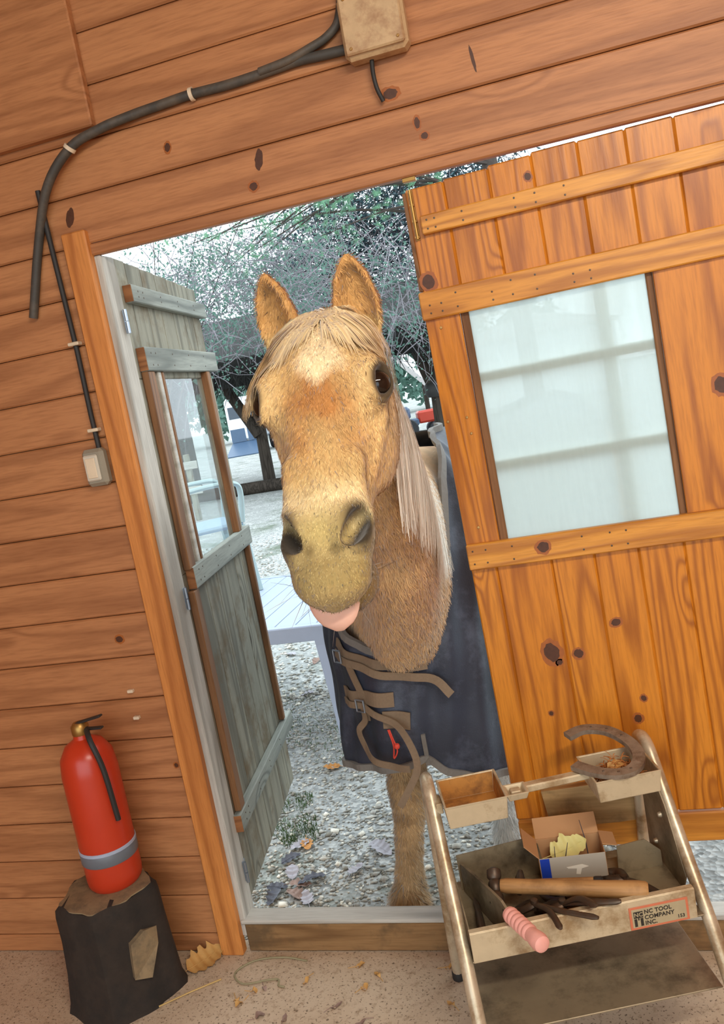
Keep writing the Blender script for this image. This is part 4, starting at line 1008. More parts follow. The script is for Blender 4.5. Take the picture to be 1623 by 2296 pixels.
def tool(name, label, cat='tool', group=None):
    """tools lie in the caddy, axes follow the caddy"""
    o = empty(name, (0, 0, 0), 0, label, cat, group); o.matrix_world = cad_m.copy(); return o
def handle_between(mb, p, q, r0, r1, seg=12, n=8, oval=0.8):
    P_, Q_ = Vector(p), Vector(q); mb.tube([P_.lerp(Q_, k/n) for k in range(n+1)], [r0+(r1-r0)*k/n for k in range(n+1)], seg, True, oval)
def dir_obj(name, mat, parent, p, q, prof, seg=14, smooth=True, flat=1.0):
    """lathe profile (r, t along p->q) with local x along the axis, so that the grain follows it"""
    P_, Q_ = Vector(p), Vector(q); d = Q_-P_; L_ = d.length
    me = MB().lathe([(r, t*L_) for r, t in prof], seg=seg, axis='x'); me.v = [(x, y, z*flat) for x, y, z in me.v]
    return add(name, me.mesh(name, smooth), mat, parent, P_, d.to_track_quat('X', 'Z').to_matrix())
# big rounding hammer
h = tool('rounding_hammer', 'farrier hammer with long pale wooden handle lying across the caddy', 'hammer')
dir_obj('handle', 'handle', h, (0.098, 0.137, 0.452), (0.412, 0.026, 0.440), [(0.0145, 0), (0.0175, 0.04), (0.0170, 0.35), (0.0195, 0.7), (0.0215, 0.93), (0.020, 0.985), (0.0160, 1.0)], 16)
hh = dir_obj('hammer_head', 'steel', h, (0.078, 0.105, 0.425), (0.092, 0.175, 0.475), [(0.012, 0), (0.017, 0.08), (0.017, 0.28), (0.012, 0.36), (0.016, 0.45), (0.016, 0.6), (0.012, 0.68), (0.017, 0.76), (0.017, 0.94), (0.010, 1.0)], 14)
# driving hammer behind it
h = tool('driving_hammer', 'small hammer with dark capped handle against the cardboard box', 'hammer')
dir_obj('handle', 'handle', h, (0.150, 0.160, 0.432), (0.318, 0.092, 0.442), [(0.009, 0), (0.010, 0.3), (0.011, 0.9), (0.0105, 1.0)])
dir_obj('end_cap', 'black', h, (0.310, 0.0955, 0.4415), (0.330, 0.0875, 0.4425), [(0.0115, 0), (0.0125, 0.2), (0.0125, 0.8), (0.008, 1.0)])
dir_obj('hammer_head', 'steel', h, (0.138, 0.135, 0.425), (0.158, 0.190, 0.445), [(0.008, 0), (0.013, 0.1), (0.013, 0.35), (0.009, 0.5), (0.012, 0.65), (0.006, 1.0)])
h = tool('clinch_cutter', 'short tool with a worn wooden handle under the long hammer handle', 'tool')
dir_obj('handle', 'handle', h, (0.205, 0.100, 0.398), (0.312, 0.037, 0.412), [(0.010, 0), (0.011, 0.3), (0.0105, 0.85), (0.0085, 0.98), (0.005, 1.0)])
dir_obj('blade', 'steel', h, (0.150, 0.130, 0.386), (0.21, 0.097, 0.398), [(0.004, 0), (0.008, 0.2), (0.007, 0.8), (0.008, 1.0)], flat=0.6)
def pincers(name, label, pivot, tips, jaw, r=0.0075, grp=None):
    t = tool(name, label, 'pincers', grp); pv = Vector(pivot)
    for k, tp in enumerate(tips):
        e = Vector(tp); mid = pv.lerp(e, 0.45)+(e-pv).cross(Vector((0, 0, 1))).normalized()*(0.010 if k else -0.010); mid.z = max(mid.z, pv.z+(e.z-pv.z)*0.7)
        MB().tube(spline([pv, mid, e], 14), [r*1.15]+[r]*12+[r*1.05, r*0.6], 10, True, 0.75).build('rein', 'steel', t, smooth=True)
        jd = Vector(jaw); sidev = (jd-pv).cross(Vector((0, 0, 1))).normalized()*(0.016 if k else -0.016)
        MB().tube(spline([pv, pv.lerp(jd, 0.5)+sidev, jd+sidev*0.15], 10), [r*1.3, r*1.6, r*1.6, r*1.5, r*1.5, r*1.4, r*1.3, r*1.2, r*1.1, r, r*0.7], 10, True, 0.7).build('jaw', 'steel', t, smooth=True)
    MB().lathe([(0.0005, -0.014), (0.008, -0.012), (0.010, 0), (0.008, 0.012), (0.0005, 0.014)], pv, 12).build('pivot', 'steel', t, smooth=True)
    return t
pincers('hoof_nippers', 'dark steel hoof nippers with a rein hanging over the lip below the hammer', (0.160, 0.072, 0.432), [(0.186, -0.056, 0.452), (0.272, -0.048, 0.453)], (0.118, 0.115, 0.400))
pincers('shoe_pullers', 'dark steel shoe pullers pointing to the plate with red border', (0.222, 0.062, 0.425), [(0.276, -0.026, 0.466), (0.336, -0.012, 0.455)], (0.165, 0.100, 0.395), 0.0085)
pincers('clinch_tongs', 'brown steel clinch tongs lying right of the cardboard box', (0.395, 0.150, 0.395), [(0.462, 0.050, 0.390), (0.436, 0.045, 0.390)], (0.365, 0.195, 0.395), 0.0095)
pincers('hoof_tester', 'large blackened pincers deep in the caddy behind the nippers', (0.250, 0.120, 0.392), [(0.330, 0.060, 0.392), (0.345, 0.085, 0.392)], (0.195, 0.165, 0.392), 0.0080)
for nm, lb, p, q, b in (('hoof_knife', 'hoof knife with a short stained handle at the back plate of the caddy', (0.165, 0.232, 0.392), (0.098, 0.215, 0.400), (0.060, 0.190, 0.392)), ('pritchel', 'pointed iron punch leaning in the left compartment of the caddy', (0.030, 0.060, 0.384), (0.036, 0.150, 0.388), (0.040, 0.215, 0.390))):
    t = tool(nm, lb); dir_obj('handle', 'handle' if nm == 'hoof_knife' else 'steel', t, p, q, [(0.008, 0), (0.0105, 0.1), (0.010, 0.6), (0.0085, 1.0)]); dir_obj('blade', 'steel', t, q, b, [(0.006, 0), (0.008, 0.5), (0.003, 1.0)], flat=0.4)
# rasp on its edge with a pink handle
h = tool('hoof_rasp', 'flat steel hoof rasp standing on edge with ribbed pink handle', 'rasp')
rb = MB(); a_, b_ = Vector((0.024, 0.262, 0)), Vector((0.087, 0.040, 0)); nn_ = (b_-a_).cross(Vector((0, 0, 1))).normalized()*0.003
poly = [(0.0, 0.376, 0.452), (0.35, 0.376, 0.462), (0.75, 0.378, 0.470), (0.95, 0.398, 0.472), (1.05, 0.438, 0.463)]
vv = []
for t, z0, z1 in poly:
    p = a_.lerp(b_, t); vv += [p+nn_+Vector((0, 0, z0)), p-nn_+Vector((0, 0, z0)), p-nn_+Vector((0, 0, z1)), p+nn_+Vector((0, 0, z1))]
rb.ring_loft([vv[i*4:i*4+4] for i in range(5)]); rb.build('blade', 'sheet', h)
dir_obj('tang', 'steel', h, (0.0865, 0.046, 0.452), (0.093, 0.010, 0.452), [(0.006, 0), (0.005, 1.0)], 8)
prof = [(0.010, 0.0), (0.0165, 0.02)]
for k in range(6): t = 0.04+k*0.105; prof += [(0.0165, t), (0.0185, t+0.03), (0.0185, t+0.06), (0.0155, t+0.09)]
prof += [(0.0165, 0.70), (0.0190, 0.80), (0.0200, 0.90), (0.0175, 0.97), (0.010, 1.0)]
dir_obj('grip', 'pink', h, (0.0905, 0.022, 0.4585), (0.134, -0.112, 0.463), prof, 20)
# cardboard box
cb = empty('cardboard_box', (0, 0, 0), 0, 'small open cardboard box with blue printed corner standing in the caddy', 'box'); cb.matrix_world = cad_m @ Matrix.Translation((0.208, 0.192, 0.402)) @ Matrix.Rotation(math.radians(-9), 4, 'Z')
w_, d_, h_ = 0.158, 0.088, 0.062
box('panel', (w_/2, 0, h_/2), (w_, 0.002, h_), 'card_grey', cb, 0.0005); box('panel', (w_/2, d_, h_/2), (w_, 0.002, h_), 'card', cb, 0.0005)
box('panel', (0, d_/2, h_/2), (0.002, d_, h_), 'card', cb, 0.0005); box('panel', (w_, d_/2, h_/2), (0.002, d_, h_), 'card', cb, 0.0005)
box('panel', (w_/2, d_/2, 0.0015), (w_, d_, 0.002), 'card', cb, 0.0005)
for c_, s_, r_ in (((w_/2, d_+0.024, h_+0.016), (w_, 0.056, 0.0018), (math.radians(35), 0, 0)), ((-0.016, d_/2, h_+0.018), (0.048, d_, 0.0018), (0, math.radians(48), 0)), ((w_+0.016, d_*0.6, h_+0.004), (0.036, d_*0.7, 0.0018), (0, math.radians(14), 0))):
    box('flap', c_, s_, 'card', cb, 0.0005, r_)
box('blue_print', (0.0125, -0.0014, h_*0.52), (0.023, 0.0006, h_*0.93), 'card_blue', cb, 0.0002)
tr_ = MB().prism([(0.062, 0.034), (0.10, 0.038), (0.115, 0.031), (0.098, 0.027), (0.093, 0.012), (0.083, 0.014), (0.086, 0.028), (0.066, 0.030)], -0.0018, -0.0012); tr_.build('torn_patch', 'paper', cb)

def leaf_mesh(name, L_=0.09, W_=0.045, lobes=4, curl=0.25, seed=0, stem=True):
    """lobed oak leaf with a little thickness, lying on its local xy plane, curled"""
    r = random.Random(seed); n_ = 26; top = []; 
    for k in range(n_+1):
        t = k/n_; env = math.sin(math.pi*min(1, t**0.8*1.0))**0.7 if 0 < t < 1 else 0.02
        wv = 0.84+0.16*math.cos(t*lobes*2*math.pi+math.pi)
        top.append((t*L_, W_*0.5*env*wv*(0.9+0.2*r.random())+0.001))
    z_ = lambda x, y: curl*(y*y/W_*1.6+0.010*math.sin(x/L_*5+seed)+0.18*(x-L_/2)**2/L_)+0.002*math.sin(x*260+seed)+0.0015
    mb = MB(); rows = []
    for x, w in top: rows.append([(x-L_/2, s_*w, z_(x, s_*w)) for s_ in (-1, -0.5, 0, 0.5, 1)])
    m_ = 5; v = [p for row in rows for p in row]; f = []
    for i in range(n_):
        for j in range(m_-1): f.append([i*m_+j, (i+1)*m_+j, (i+1)*m_+j+1, i*m_+j+1])
    off = len(v); v2 = [(x, y, z-0.0006) for x, y, z in v]; f2 = [[q+off for q in reversed(ff)] for ff in f]
    mb.addm(v+v2, f+f2)
    if stem: mb.tube([(-L_/2-0.022, 0.002, 0.003), (-L_/2, 0, z_(0, 0)), (0, 0, z_(L_/2, 0)+0.0005), (L_*0.45, 0, z_(L_*0.95, 0))], [0.0010, 0.0010, 0.0008, 0.0004], 5)
    return mb.mesh(name, True)
def leaf(name, mat, loc, rz, label, L_=0.09, W_=0.05, curl=0.3, seed=0, group=None, tilt=(0, 0), lobes=4):
    o = add(name, leaf_mesh(name, L_, W_, lobes, curl, seed), mat, None, loc, (tilt[0], tilt[1], rz)); return props(o, label, 'leaf', group)
p = in_caddy((0.292, 0.232, 0.452)); leaf('fallen_leaf', 'leaf_yellow', p, 0.5, 'pale yellow leaf lying in the cardboard box', 0.10, 0.075, 0.4, 3, tilt=(0.55, -0.12), lobes=3)
for k, (p, q) in enumerate((((0.262, 0.215, 0.408), (0.285, 0.20, 0.487)), ((0.245, 0.22, 0.408), (0.252, 0.205, 0.481)), ((0.34, 0.235, 0.408), (0.333, 0.25, 0.510)))):
    props(MB().tube([in_caddy(p), (in_caddy(p)+in_caddy(q))/2+Vector((0.003, 0, 0)), in_caddy(q)], [0.0016, 0.0014, 0.0008], 6).build('twig', 'twig_d'), 'thin dark twig sticking out of the cardboard box', 'twig', 'twigs in the cardboard box')
# horseshoe, shavings and a dry leaf in the right-hand tray
hs = empty('horseshoe', (0, 0, 0), 0, 'worn iron horseshoe lying on the tray filled with wood shavings', 'horseshoe'); hs.matrix_world = cad_m.copy()
path = spline([(0.352, 0.318, 0.700), (0.400, 0.330, 0.704), (0.452, 0.308, 0.699), (0.484, 0.252, 0.688), (0.488, 0.196, 0.677), (0.462, 0.152, 0.669), (0.418, 0.142, 0.6665), (0.372, 0.172, 0.667), (0.336, 0.222, 0.668)], 48)
ribbon('shoe_bar', [(q, (Vector((0.0, -0.12, 1)).normalized())) for q in path], 0.029, 0.012, 'rusty', hs)
for k in (8, 12, 16, 32, 36, 40): box('nail_head', path[k]+Vector((0, 0, 0.0060)), (0.006, 0.004, 0.003), 'steel', hs, 0.0008)
shv = MB(); rr = random.Random(5)
for k in range(420):
    x, y = rr.uniform(0.372, 0.500), rr.uniform(0.148, 0.270); z = 0.613+rr.random()*0.062*math.exp(-((x-0.435)/0.05)**2-((y-0.205)/0.05)**2)+0.004
    a = rr.uniform(0, 6.28); L_ = rr.uniform(0.008, 0.030); t = rr.uniform(-0.4, 0.4); d = Vector((math.cos(a), math.sin(a), t))*L_
    x2 = min(max(x+d.x, 0.372), 0.502)-x; y2 = min(max(y+d.y, 0.148), 0.271)-y; d = Vector((x2, y2, max(d.z, 0.611-z)))
    pm = Vector((x, y, z)); shv.tube([in_caddy(pm), in_caddy(pm+d*0.5+Vector((0, 0, 0.003))), in_caddy(pm+d)], rr.uniform(0.0008, 0.0022), 4, True, 0.5)
props(shv.build('wood_shavings', 'shaving'), 'orange brown wood shavings heaped in the caddy tray', 'shavings', kind='stuff')
leaf('fallen_leaf', 'leaf_dry', in_caddy((0.43, 0.205, 0.645)), 0.9, 'curled tan leaf lying on the shavings in the caddy tray', 0.075, 0.035, 0.9, 11, tilt=(0.3, 0.0))

# ================================================================== SMALL THINGS ON THE WALL AND FLOOR
cab = empty('power_cable', (-0.85, 0.0, 2.45), 0, 'thick dark cable clipped in a sagging run up to the junction box', 'cable')
CB = Vector((-0.85, 0.0, 2.45))
pts = [(-1.46, -0.012, 2.02), (-1.39, -0.014, 2.21), (-1.31, -0.036, 2.345), (-1.215, -0.040, 2.424), (-1.12, -0.034, 2.452), (-1.03, -0.018, 2.468), (-0.94, -0.014, 2.474), (-0.853, -0.012, 2.478), (-0.75, -0.012, 2.475), (-0.645, -0.012, 2.478), (-0.56, -0.012, 2.482), (-0.50, -0.014, 2.478), (-0.425, -0.016, 2.474)]
MB().tube([Vector(p)-CB for p in spline(pts, 70)], 0.0125, 12).build('cable_run', 'cable', cab, smooth=True)
pts = [(-0.66, -0.020, 2.480), (-0.58, -0.022, 2.486), (-0.52, -0.020, 2.500), (-0.475, -0.016, 2.515), (-0.44, -0.014, 2.545), (-0.42, -0.014, 2.62), (-0.41, -0.014, 2.75), (-0.41, -0.014, 3.0)]
MB().tube([Vector(p)-CB for p in spline(pts, 40)], 0.0105, 12).build('cable_run', 'cable', cab, smooth=True)
for x, y, z, a in ((-1.215, -0.040, 2.424, 0.75), (-0.853, -0.012, 2.478, 0.05)):
    c_ = Vector((x, y, z)); dr_ = Vector((math.cos(a), 0, math.sin(a))); up_ = Vector((-math.sin(a), 0, math.cos(a)))
    ring_ = [c_-CB+up_*0.0155*math.cos(t)+Vector((0, -1, 0))*0.0155*math.sin(t)+(Vector((0, 0.0, 0)) if 0 else Vector((0, 0, 0))) for t in [math.pi*(k/12*1.2-0.1) for k in range(13)]]
    ribbon('cable_clip', [(q, dr_.cross(Vector((0, 0, 0)))+(q-(c_-CB)).normalized()) for q in ring_], 0.010, 0.003, 'cream', cab)
jb = empty('junction_box', (-0.352, 0.0, 2.432), 0, 'beige plastic junction box on the boards above the door', 'junction box')
o = MB().box((0, -0.028, 0.075), (0.158, 0.056, 0.150), 0.012).build('box_body', 'beige', jb); o2 = MB().box((0, -0.0585, 0.078), (0.146, 0.012, 0.138), 0.004).build('lid', 'beige', jb)
for x, z in ((-0.058, 0.022), (0.058, 0.022), (-0.058, 0.134), (0.058, 0.134)): add('screw', _scr, 'screw', o2, (x, -0.0645, z))
props(MB().tube(spline([(-0.372, -0.020, 2.440), (-0.374, -0.024, 2.40), (-0.371, -0.022, 2.365), (-0.362, -0.014, 2.335)], 16), 0.0055, 10).build('wire_stub', 'black', smooth=True), 'short black wire end hanging out of the junction box', 'wire')
sw = empty('wall_switch', (-1.362, 0.0, 1.517), 0, 'grey weatherproof wall switch beside the orange post', 'switch')
MB().box((0, -0.018, 0.055), (0.070, 0.036, 0.108), 0.010).build('switch_body', 'switch', sw)
rk = MB().box((-0.004, -0.038, 0.055), (0.046, 0.010, 0.076), 0.004).build('rocker', 'switch_pad', sw); MB().box((-0.004, -0.0435, 0.055), (0.030, 0.004, 0.058), 0.0015).build('rocker_pad', 'cream', rk)
cdt = empty('wall_conduit', (-1.352, -0.012, 1.60), 0, 'thin dark vertical cable above the wall switch', 'cable')
MB().tube([(0.006, 0, 0.01), (0.004, 0, 0.12), (0.006, 0, 0.30), (0.000, 0, 0.55), (-0.004, 0, 0.75)], 0.0075, 10).build('cable_run', 'black', cdt, smooth=True)
for z in (0.078, 0.325): MB().box((0.005, -0.002, z), (0.034, 0.024, 0.010), 0.002).build('cable_clip', 'cream', cdt)
for z in (0.886, 0.80): props(MB().box((-1.428, -0.006, z), (0.020, 0.014, 0.010), 0.002).build('cable_clip', 'cream'), 'empty cream cable clip on the wall above the red extinguisher', 'clip', 'cable clips over the extinguisher')
# stump with the extinguisher standing on it
rr = random.Random(3); rings = []
for z, sc in ((0.0, 1.12), (0.03, 1.06), (0.12, 1.0), (0.22, 0.96), (0.30, 0.95), (0.322, 0.93), (0.334, 0.86)):
    rings.append([(-1.565+math.cos(a)*sc*(0.150+0.012*math.sin(3*a+1)+0.008*math.sin(7*a)+rr.uniform(-.003, .003)), -0.165+math.sin(a)*sc*(0.145+0.010*math.sin(4*a)+0.006*math.sin(9*a)), z+0.004*math.sin(5*a)*(0.05 < z)) for a in [2*math.pi*k/36 for k in range(36)]])
st = empty('tree_stump', (-1.565, -0.165, 0), 0, 'dark barked stump standing on the floor in the wall corner', 'stump'); SB = Vector((-1.565, -0.165, 0))
MB().ring_loft([[Vector(p)-SB for p in r] for r in rings]).build('bark', 'stump_bark', st, smooth=True)
MB().ring_loft([[Vector((x, y, 0.333))-SB for x, y, z in rings[-1]], [Vector((x, y, 0.337))-SB for x, y, z in rings[-1]]]).build('cut_face', 'stump_cut', st)
chp = [(0.145, -0.075, 0.10), (0.150, -0.020, 0.17), (0.146, -0.005, 0.215), (0.138, -0.055, 0.235), (0.118, -0.100, 0.22), (0.115, -0.112, 0.12)]
MB().addm([(x*1.03, y*1.03, z) for x, y, z in chp]+[(x*0.8, y*0.8, z) for x, y, z in chp], [list(range(6)), list(range(11, 5, -1))]+[[(i+1) % 6, i, 6+i, 6+(i+1) % 6] for i in range(6)]).build('split_face', 'stump_cut', st)
ex = empty('fire_extinguisher', (-1.545, -0.125, 0.337), 0, 'red fire extinguisher with grey band standing on the stump', 'extinguisher')
MB().lathe([(0.072, 0), (0.080, 0.012), (0.082, 0.03), (0.082, 0.36), (0.076, 0.41), (0.055, 0.445), (0.026, 0.462), (0.024, 0.475)], seg=32).build('cylinder', 'red', ex, smooth=True)
MB().lathe([(0.0825, 0.085), (0.0845, 0.088), (0.0845, 0.118), (0.0825, 0.121)], seg=32, cap=False).build('band', 'band', ex, smooth=True)
MB().lathe([(0.0825, 0.119), (0.0850, 0.121), (0.0850, 0.128), (0.0825, 0.130)], seg=32, cap=False).build('rim', 'white_pl', ex, smooth=True)
MB().lathe([(0.024, 0.473), (0.026, 0.478), (0.026, 0.50), (0.018, 0.51)], seg=16).build('valve', 'brass', ex, smooth=True)
lv = MB().box((0.03, 0, 0.515), (0.10, 0.02, 0.006), 0.002, Matrix.Rotation(-0.2, 3, 'Y')); lv.box((0.03, 0, 0.488), (0.09, 0.018, 0.006), 0.002); lv.build('lever', 'black', ex)
MB().tube(spline([(0.02, 0.0, 0.49), (0.06, -0.05, 0.47), (0.085, -0.055, 0.38), (0.088, -0.045, 0.22)], 20), 0.008, 8).build('hose', 'black', ex, smooth=True)
leaf('fallen_leaf', 'leaf_dry', (-1.352, -0.045, 0.012), 0.9, 'large tan oak leaf on the floor at the foot of the orange post', 0.135, 0.10, 0.5, 21, tilt=(0.25, -0.12), lobes=5)
props(MB().tube(spline([(-1.02, -0.045, 0.004), (-1.10, -0.030, 0.004), (-1.19, -0.045, 0.004), (-1.235, -0.10, 0.004), (-1.19, -0.145, 0.004), (-1.12, -0.13, 0.005), (-1.085, -0.125, 0.004), (-1.075, -0.150, 0.004), (-1.055, -0.155, 0.004)], 40), 0.0028, 6).build('baling_twine', 'twine', smooth=True), 'loop of pale baling twine on the floor by the threshold', 'twine')
for p, q in (((-1.42, -0.24), (-1.27, -0.125)), ((-1.43, -0.155), (-1.385, -0.125))):
    props(MB().tube([(p[0], p[1], 0.003), ((p[0]+q[0])/2, (p[1]+q[1])/2, 0.005), (q[0], q[1], 0.003)], 0.0022, 6).build('straw', 'straw', smooth=True), 'yellow straw on the floor in front of the stump', 'straw', 'straws before the stump')
rr = random.Random(9)
for k in range(14):
    x, y = rr.uniform(-1.2, -0.5), rr.uniform(-0.34, -0.03)
    leaf('leaf_scrap', 'leaf_dry' if k % 3 else 'leaf_brown', (x, y, 0.002), rr.uniform(0, 6), 'small dry leaf scrap on the sandy floor before the threshold', rr.uniform(0.018, 0.04), rr.uniform(0.012, 0.024), 0.4, 40+k, 'leaf scraps on the floor', lobes=2)

# ================================================================== THE YARD
gr = MB().box((-8, 40, GROUND-0.05), (120, 100, 0.1), 0.01).build('ground', 'ground'); props(gr, 'gravelly yard ground outside the hut', kind='structure')
# loose gravel: far too many stones to pick apart
def gravel():
    r = np.random.default_rng(11); N1, N2 = 15000, 9000
    y = np.concatenate([0.14+2.4*r.random(N1)**1.3, 2.4+6.0*r.random(N2)**1.2]); 
    x = -0.95-0.42*(y-0.4)+(r.random(len(y))-0.5)*(1.9+0.55*y); n = len(y)
    size = np.where(y < 2.4, r.uniform(0.004, 0.0115, n)*(1+0.8*(r.random(n) < 0.06)), r.uniform(0.008, 0.02, n))
    oc = np.array([(1, 0, 0), (-1, 0, 0), (0, 1, 0), (0, -1, 0), (0, 0, 1), (0, 0, -1)], float); of = np.array([(0, 2, 4), (2, 1, 4), (1, 3, 4), (3, 0, 4), (2, 0, 5), (1, 2, 5), (3, 1, 5), (0, 3, 5)])
    ang = r.random(n)*6.28; sc = np.stack([size*r.uniform(.7, 1.5, n), size*r.uniform(.6, 1.1, n), size*r.uniform(.35, .6, n)], -1)
    V = oc[None]*sc[:, None, :]*(1+0.25*r.normal(size=(n, 6, 1))); ca, sa = np.cos(ang)[:, None], np.sin(ang)[:, None]
    V = np.stack([V[..., 0]*ca-V[..., 1]*sa, V[..., 0]*sa+V[..., 1]*ca, V[..., 2]], -1)
    V[..., 0] += x[:, None]; V[..., 1] += y[:, None]; V[..., 2] += (GROUND+size*0.22)[:, None]
    F = (of[None]+6*np.arange(n)[:, None, None]).reshape(-1, 3); t = r.random(n)
    c = np.where((t < 0.30)[:, None], L3(150, 146, 134), np.where((t < 0.62)[:, None], L3(176, 174, 166), np.where((t < 0.86)[:, None], L3(206, 202, 190), L3(236, 230, 214))))*(0.8+0.3*r.random((n, 1)))
    o = colmesh('gravel', V.reshape(-1, 3), F, np.repeat(np.clip(c, 0, 1), 6, 0), 'stone', None, False)
    props(o, 'loose pale grey gravel strewn over the yard', 'gravel', kind='stuff')
gravel()
def blades(name, label, spots, n, hgt, mat='grass'):
    r = np.random.default_rng(5); mb = MB()
    for cx, cy, rad in spots:
        for k in range(n):
            a, q = r.random()*6.28, rad*math.sqrt(r.random()); p = Vector((cx+q*math.cos(a), cy+q*math.sin(a), GROUND)); h = hgt*(0.5+r.random()); d = Vector((r.normal()*0.4*h, r.normal()*0.4*h, h)); s_ = Vector((math.cos(a), math.sin(a), 0))*0.0022
            mb.addm([p-s_, p+s_, p+d*0.6+s_*0.6, p+d], [[0, 1, 2], [0, 2, 3]])
    props(mb.build(name, mat), label, 'grass', kind='stuff')
blades('grass', 'sparse short grass growing through the gravel', [(-1.42, 0.95, 0.10), (-1.36, 0.86, 0.08), (-1.50, 1.15, 0.10), (-1.75, 1.75, 0.45), (-1.45, 2.0, 0.35), (-1.7, 2.4, 0.6), (-2.2, 2.2, 0.5)], 260, 0.018)
LV = [('leaf_dark', -1.335, 0.500, 'dark wet oak leaf by the foot of the grey door'), ('leaf_grey', -1.310, 0.600, 'pale grey leaf standing among dark leaves by the grey door'),
      ('leaf_dark', -1.213, 0.547, 'long dark leaf with a pale rib on the gravel'), ('leaf_grey', -0.985, 0.740, 'broad pale lilac oak leaf beside the horse hoof'),
      ('leaf_grey', -1.052, 0.606, 'small pale leaf on the gravel between the long dark leaf and the hoof'), ('leaf_orange', -1.398, 1.470, 'bright orange leaf beside the table foot'),
      ('leaf_orange', -1.308, 0.786, 'curled orange leaf fragment on the bare gravel'), ('leaf_dark', -1.345, 0.690, 'dark leaf tucked under the edge of the grey door'),
      ('leaf_brown', -1.250, 0.455, 'mauve brown leaf behind the threshold'), ('leaf_dark', -1.330, 0.440, 'torn blackish leaf against the threshold'), ('leaf_brown', -1.248, 0.515, 'rolled brown leaf beside the long dark leaf'),
      ('leaf_grey', -1.195, 0.433, 'crumpled white grey leaf against the threshold'), ('leaf_grey', -1.340, 0.785, 'thin grey leaf close to the grass tufts'), ('leaf_grey', -2.229, 3.300, 'pale leaf on the mossy soil under the table'),
      ('leaf_brown', -1.980, 3.100, 'pinkish leaf on the mossy soil near the table leg'), ('leaf_grey', -1.848, 2.482, 'bleached leaf on the dark soil under the table'), ('leaf_dark', -0.700, 0.530, 'small dark leaf on the gravel behind the tool caddy')]
for k, (mt, x, y, lb) in enumerate(LV):
    big = 1.35 if k in (2, 3) else 1.0
    leaf('fallen_leaf', mt, (x, y, GROUND+0.012), (k*1.9) % 6.28, lb, 0.085*big, (0.040 if k == 2 else 0.055)*big, 0.45, 60+k, tilt=(0.12*math.sin(k), 0.12*math.cos(k*2)))

# ------------------------------------------------------------------ white plastic table
TX0, TX1, TY0, TY1, TZ = -2.72, -1.205, 1.50, 2.72, 0.60
tb = empty('garden_table', ((TX0+TX1)/2, (TY0+TY1)/2, GROUND), 0, 'white plastic garden table with boarded top and tapering legs', 'table')
TB = Vector(((TX0+TX1)/2, (TY0+TY1)/2, GROUND))
def tl(p): return Vector(p)-TB
nsl = 13; wsl = (TX1-TX0-0.10)/nsl
for k in range(nsl): box('top_board', tl((TX0+0.05+wsl*(k+0.5), (TY0+TY1)/2, TZ-0.010)), (wsl-0.006, TY1-TY0-0.10, 0.016), 'white_pl', tb, 0.002)
rim = MB(); ch = 0.10
outl = [(TX0+ch, TY0), (TX1-ch, TY0), (TX1, TY0+ch), (TX1, TY1-ch), (TX1-ch, TY1), (TX0+ch, TY1), (TX0, TY1-ch), (TX0, TY0+ch)]
inn = [(TX0+0.05 if x < -2 else TX1-0.05, TY0+0.05 if y < 2 else TY1-0.05) for x, y in outl]
def rng(pts, z): return [tl((x, y, z)) for x, y in pts]
sc_ = lambda pts, f: [((x-TB.x)*f+TB.x, (y-TB.y)*f+TB.y) for x, y in pts]
rim.ring_loft([rng(inn, TZ-0.02), rng(sc_(outl, 0.93), TZ), rng(sc_(outl, 0.995), TZ), rng(outl, TZ-0.006), rng(outl, TZ-0.075), rng(sc_(outl, 0.99), TZ-0.078), rng(sc_(outl, 0.985), TZ-0.03)], True, False)
rim.build('table_rim', 'white_pl', tb)
box('underside', tl(((TX0+TX1)/2, (TY0+TY1)/2, TZ-0.026)), (TX1-TX0-0.08, TY1-TY0-0.08, 0.012), 'white_pl', tb, 0.003)
for sx_ in (-1, 1):
    for sy_ in (-1, 1):
        cx, cy = (TX0+0.085 if sx_ < 0 else TX1-0.085), (TY0+0.085 if sy_ < 0 else TY1-0.085); lgm = MB()
        def sec(z, w, dx, dy):
            c_ = (cx+sx_*dx, cy+sy_*dy); a = w*0.5
            return [tl((c_[0]+sx_*u*a, c_[1]+sy_*v*a, z)) for u, v in ((-1, 0.55), (-1, 1), (0.45, 1), (1, 0.45), (1, -1), (0.55, -1), (0.45, 0.30), (0.3, 0.45))]
        lgm.ring_loft([sec(TZ-0.03, 0.17, 0, 0), sec(TZ-0.10, 0.165, 0.003, 0.003), sec(0.2, 0.115, 0.015, 0.06), sec(-0.02, 0.08, 0.02, 0.105)]); lg_ = lgm.build('leg', 'white_pl', tb)
        ft = MB(); ft.ring_loft([sec(-0.02, 0.081, 0.02, 0.105), sec(GROUND, 0.066, 0.022, 0.125)]); ft.build('dirty_foot', 'white_pl_d', lg_)
